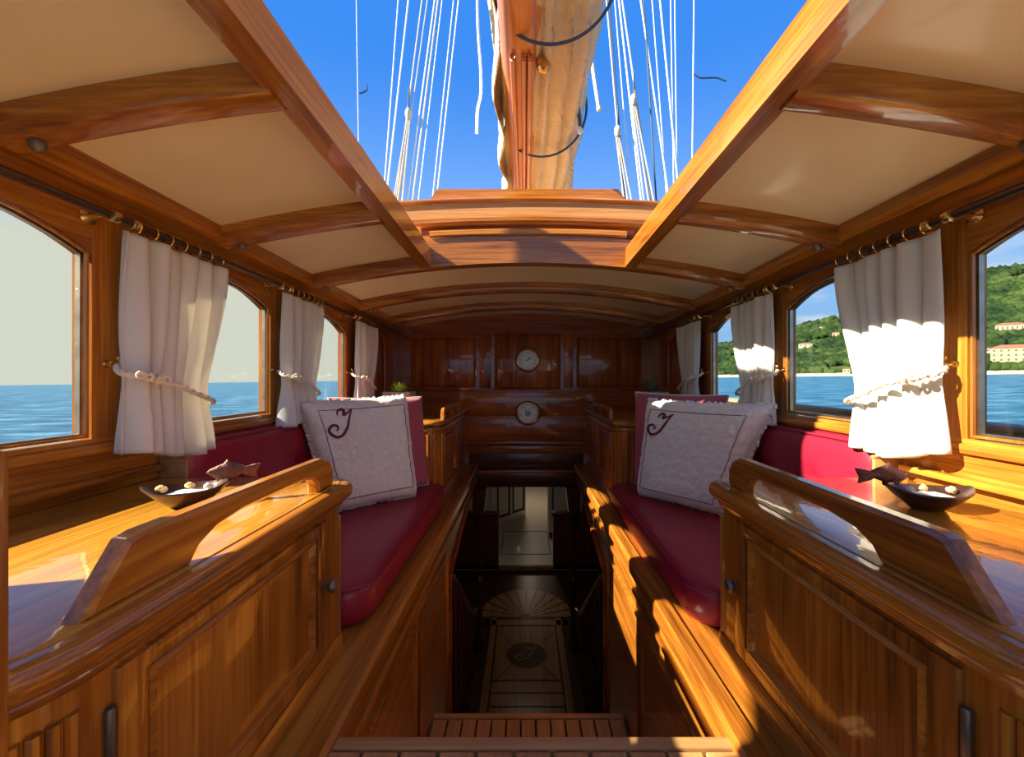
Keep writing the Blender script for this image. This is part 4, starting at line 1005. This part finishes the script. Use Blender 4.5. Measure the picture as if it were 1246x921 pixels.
# dangling ropes
def hang(name, pts, r, mat, label, z=2.6, cat='rope', tip=None):
    b = new(); P = spline([pxp(x, y, z) for x, y in pts], 6); tube(b, P, r, 8)
    t = thing(name, label, cat, P[-1]); 
    obj('line', b, mat, t)
    if tip:
        b = new(); k = spline([pxp(x, y, z) for x, y in tip], 6); tube(b, k, r*1.45, 8); bmesh.ops.create_uvsphere(b, u_segments=8, v_segments=6, radius=r*1.9, matrix=Matrix.Translation(k[-1])); obj('whipped_end', b, 'rope_white', t, label='white rope end')
hang('dangling_rope', [(580, -160), (582, -60), (581, 0), (582, 40), (585, 85), (585, 115), (581, 135), (580, 163)], .0085, 'rope_white', 'wavy white rope hanging left of the boom')
hang('dangling_rope', [(712, -120), (715, -30), (716, 0), (719, 40), (720, 72)], .008, 'rope_dark', 'dark rope with white end hanging right of the sail', tip=[(720, 72), (724, 100), (729, 133)], z=2.4)
hang('dangling_rope', [(703, -60), (700, 15), (700, 50), (702, 100), (706, 158)], .008, 'rope_dark', 'dark rope with white end against the furled sail', z=2.0, tip=[(704.5, 156), (706, 160)])
for nm, pts, lb in (('left', [(437, 114), (441, 113), (446, 110), (446, 104)], 'short dark telltale on the leftmost rigging line'), ('right', [(844, 90), (852, 95), (862, 95), (872, 95), (878, 97), (884, 99)], 'dark ribbon telltale on the rightmost rigging line')):
    b = new(); tube(b, spline([pxp(x, y, ZR-.02) for x, y in pts], 4), .009, 5); tag(obj('telltale', b, 'rope_dark', base=tuple(pxp(*pts[0]))), lb, 'ribbon')
# ---------------------------------------------------------------- side decks and bulwarks
for s in (-1, 1):
    hb = -.185 if s > 0 else -.27
    dk = thing('floor_deck_'+SIDE[s], 'narrow teak side deck outside the cabin, '+SEA[s], 'deck', (s*1.5, 2, -.75), kind='structure')
    b = new(); box(b, s*1.07, s*1.95, -3, 12, -.80, -.76); obj('deck_board', b, 'deckwood', dk)
    bw = thing('bulwark', 'cream bulwark with varnished cap rail outside the windows, '+SEA[s], 'bulwark', (s*1.92, 2, -.76))
    b = new(); box(b, s*1.90, s*1.95, -3, 12, -.76, hb-.03); obj('board', b, 'bulwark', bw)
    b = new(); box(b, s*1.87, s*1.98, -3, 12, hb-.03, hb, .008); obj('cap_rail', b, 'deckwood', bw)
b = new()
for x0, x1, y0, y1 in ((-1.95, 1.95, 9.25, 12), (-1.98, -1.951, -3, 12), (1.951, 1.98, -3, 12)): box(b, x0, x1, y0, y1, -2.9, -.80)
tag(obj('hull', b, 'bulwark', base=(0, 5, -2.9)), 'cream hull sides below the deck', 'hull', kind='structure')
b = new(); box(b, -1.95, 1.95, D+.12, 12, -.715, -.69); tag(obj('floor_foredeck', b, 'deckwood', base=(0, 7, -.7)), 'teak foredeck beyond the cabin', 'deck', kind='structure')
t = thing('sun_blocker', 'added white box blocking sun on the cabin roof, sea side edge', 'case', (-1.05, 1.26, .50))  # unseen box, added to shade the far right wall and white pillow
b = new(); box(b, -1.11, -.985, .97, 1.55, .50, 1.345, .03, 3); obj('shell', b, 'paint', t)
for yy in (1.08, 1.40):
    b = new(); box(b, -1.115, -.98, yy, yy+.03, .49, 1.351, .002); obj('blocker_band', b, 'black', t)
# ---------------------------------------------------------------- sea
TILT = math.radians(.75)
b = new(); R = 15000; q = [(-2.2, -3.5), (2.2, -3.5), (2.2, 12.5), (-2.2, 12.5)]; Q = [(-R, -R), (R, -R), (R, R), (-R, R)]
vi = [b.verts.new((x, y, 0)) for x, y in q]; vo = [b.verts.new((x, y, 0)) for x, y in Q]
for i in range(4): b.faces.new((vo[i], vo[(i+1) % 4], vi[(i+1) % 4], vi[i]))
se = obj('sea', b, 'sea'); tag(se, 'blue rippled sea outside the windows', 'sea', kind='structure'); se.location = (0, 0, -2.5); se.rotation_euler = (0, -TILT, 0)
# ---------------------------------------------------------------- hills, trees, houses
def seaz(x): return -2.5+x*math.tan(TILT)
RID = [(.0, .02), (.25, .045), (.44, .068), (.49, .072), (.62, .105), (.70, .125), (.78, .138), (.95, .20), (1.06, .235), (1.17, .25), (1.4, .29), (1.9, .33), (3, .38)]
def ridge(q):
    for (a, ha), (c, hc) in zip(RID, RID[1:]):
        if a <= q <= c: return ha+(hc-ha)*(q-a)/(c-a)
    return RID[-1][1]
Z0, Z1 = 560, 1150          # shore and ridge, forward distance at q = 1
def hillpt(q, f):
    """q = x/y bearing, f = 0 at the shore, 1 at the ridge"""
    y = Z0+(Z1-Z0)*f; y *= 1/(.55+.45*q) if q > .3 else 1/(.55+.45*.3)
    x = q*y; n_ = noise.noise(Vector((x*.006, y*.006, 0)))*.09+noise.noise(Vector((x*.02, y*.02, 4)))*.03
    prof = (f**.8)*(1+n_*.9*min(1, f*4)) if f <= 1 else 1-(f-1)*1.5
    return Vector((x, y, seaz(x)+4*min(1, f*20)+(ridge(q)*y/(1+0)*.985+2.5-x*math.tan(TILT)*.0)*prof*(Z0+(Z1-Z0)*1)/(Z0+(Z1-Z0)*1)))
b = new(); qs = [.05+2.4*(i/130)**1.15 for i in range(131)]; rows = [[hillpt(q, f/34) for f in range(0, 45)] for q in qs]
loft(b, rows, closed=False, cap=False); hl = obj('hillside', b, 'hill', base=(900, 800, 0)); tag(hl, 'wooded green hillside across the water', 'hill', kind='structure')
me = bpy.data.meshes.new('tree_cover'); ib = bmesh.new(); bmesh.ops.create_icosphere(ib, subdivisions=1, radius=1)
iv = np.array([v.co[:] for v in ib.verts]); itf = np.array([[v.index for v in f.verts] for f in ib.faces]); ib.free()
cs, rs = [], []
for k in range(15000):
    q = .3+1.3*random.random()**1.1; f = random.random()**1.2*1.02
    p = hillpt(q, f+.012); 
    if noise.noise(p*.011) < -.28: continue
    r = random.uniform(4, 9.5)*(p.y/800)**.5; cs.append((p.x, p.y, p.z+r*.35)); rs.append((r, r, r*random.uniform(.7, 1.15)))
cs = np.array(cs); rs = np.array(rs); k = len(cs)
V_ = (iv[None]*rs[:, None, :]*np.random.uniform(.8, 1.2, (k, len(iv), 1))+cs[:, None, :]).reshape(-1, 3); F_ = (itf[None]+(np.arange(k)*len(iv))[:, None, None]).reshape(-1, 3)
me.vertices.add(len(V_)); me.vertices.foreach_set('co', V_.ravel()); me.loops.add(F_.size); me.loops.foreach_set('vertex_index', F_.ravel().astype(np.int32))
me.polygons.add(len(F_)); me.polygons.foreach_set('loop_start', np.arange(0, F_.size, 3, dtype=np.int32)); me.update(calc_edges=True)
me.materials.append(M['trees']); me.polygons.foreach_set('use_smooth', np.ones(len(F_), dtype=bool))
to = bpy.data.objects.new('tree_cover', me); C.objects.link(to); tag(to, 'dense trees covering the hillside', 'trees', kind='stuff')
# shore strip and rocks
b = new(); rows = []
for q in qs:
    a = hillpt(q, 0); rows.append([(a.x*.985, a.y*.985, seaz(a.x)-.5), (a.x*.986, a.y*.986, seaz(a.x)+2.2), (a.x*1.01, a.y*1.01, seaz(a.x)+5)])
loft(b, rows, closed=False, cap=False); tag(obj('shore', b, 'pebbles'), 'pale stone sea wall along the far shore', 'shore', kind='structure')
def house(px, py, w_, h_, mat, label, floors=2, cols=4, f=None):
    q = (px-638)/520; best = None
    for i in range(0, 100):
        p = hillpt(q, i/100); yy = 461-p.z/p.y*520
        if yy <= py: best = p; break
    p = best or hillpt(q, .9); p = p-Vector((p.x, p.y, 0)).normalized()*14; p.z += 2
    d = Vector((p.x, p.y, 0)).length; k = p.y/520; W_, H_ = w_*k, h_*k; dp = W_*.6
    t = thing('house', label, 'house', p, 'houses on the hillside'); ang = math.atan2(-p.x, p.y)+random.uniform(-.2, .2)*0
    t.rotation_euler.z = ang
    def add(nm, bm_, mm):
        o = obj(nm, bm_, mm); o.parent = t; return o
    b = new(); box(b, -W_/2, W_/2, 0, dp, -8, H_); add('wall', b, mat)
    b = new(); e = 1.0; rings = [[(-W_/2-e, -e, H_), (W_/2+e, -e, H_), (W_/2+e, dp+e, H_), (-W_/2-e, dp+e, H_)], [(-W_/2-e, -e, H_+.4), (W_/2+e, -e, H_+.4), (W_/2+e, dp+e, H_+.4), (-W_/2-e, dp+e, H_+.4)], [(-W_/2+dp*.4, dp*.45, H_+dp*.2), (W_/2-dp*.4, dp*.45, H_+dp*.2), (W_/2-dp*.4, dp*.55, H_+dp*.2), (-W_/2+dp*.4, dp*.55, H_+dp*.2)]]
    loft(b, rings); add('roof', b, 'roof')
    for i in range(cols):
        for j in range(floors):
            x = -W_/2+W_*(i+.5)/cols; z = H_*(j+.45)/floors; b = new(); box(b, x-W_/cols*.16, x+W_/cols*.16, -.25, .1, z-H_/floors*.2, z+H_/floors*.25); add('window', b, 'shutter')
house(1232, 443, 36, 17, 'wall_house', 'large ochre house near the shore, rightmost in the nearest window', 3, 6)
house(1229, 406, 24, 7, 'wall_house2', 'long pink house with red roof higher on the hill', 1, 6)
house(1198, 436, 12, 9, 'wall_house3', 'pale house beside the window edge near the shore', 2, 2)
house(1264, 425, 22, 12, 'wall_house3', 'pale house right of the ochre one', 2, 3)
house(1017, 412, 7, 5, 'wall_house2', 'small pink house high on the hill in the second window', 1, 2)
house(980, 429, 14, 8, 'wall_house3', 'pale house among trees in the second window', 2, 3)
house(1000, 403, 7, 3, 'wall_house3', 'tiny pale house on the ridge in the second window', 1, 2)
house(1030, 456, 7, 5, 'wall_house', 'small ochre house at the waterline in the second window', 1, 2)
house(871, 455, 5, 4, 'wall_house3', 'small pale house at the waterline in the third window', 1, 2)
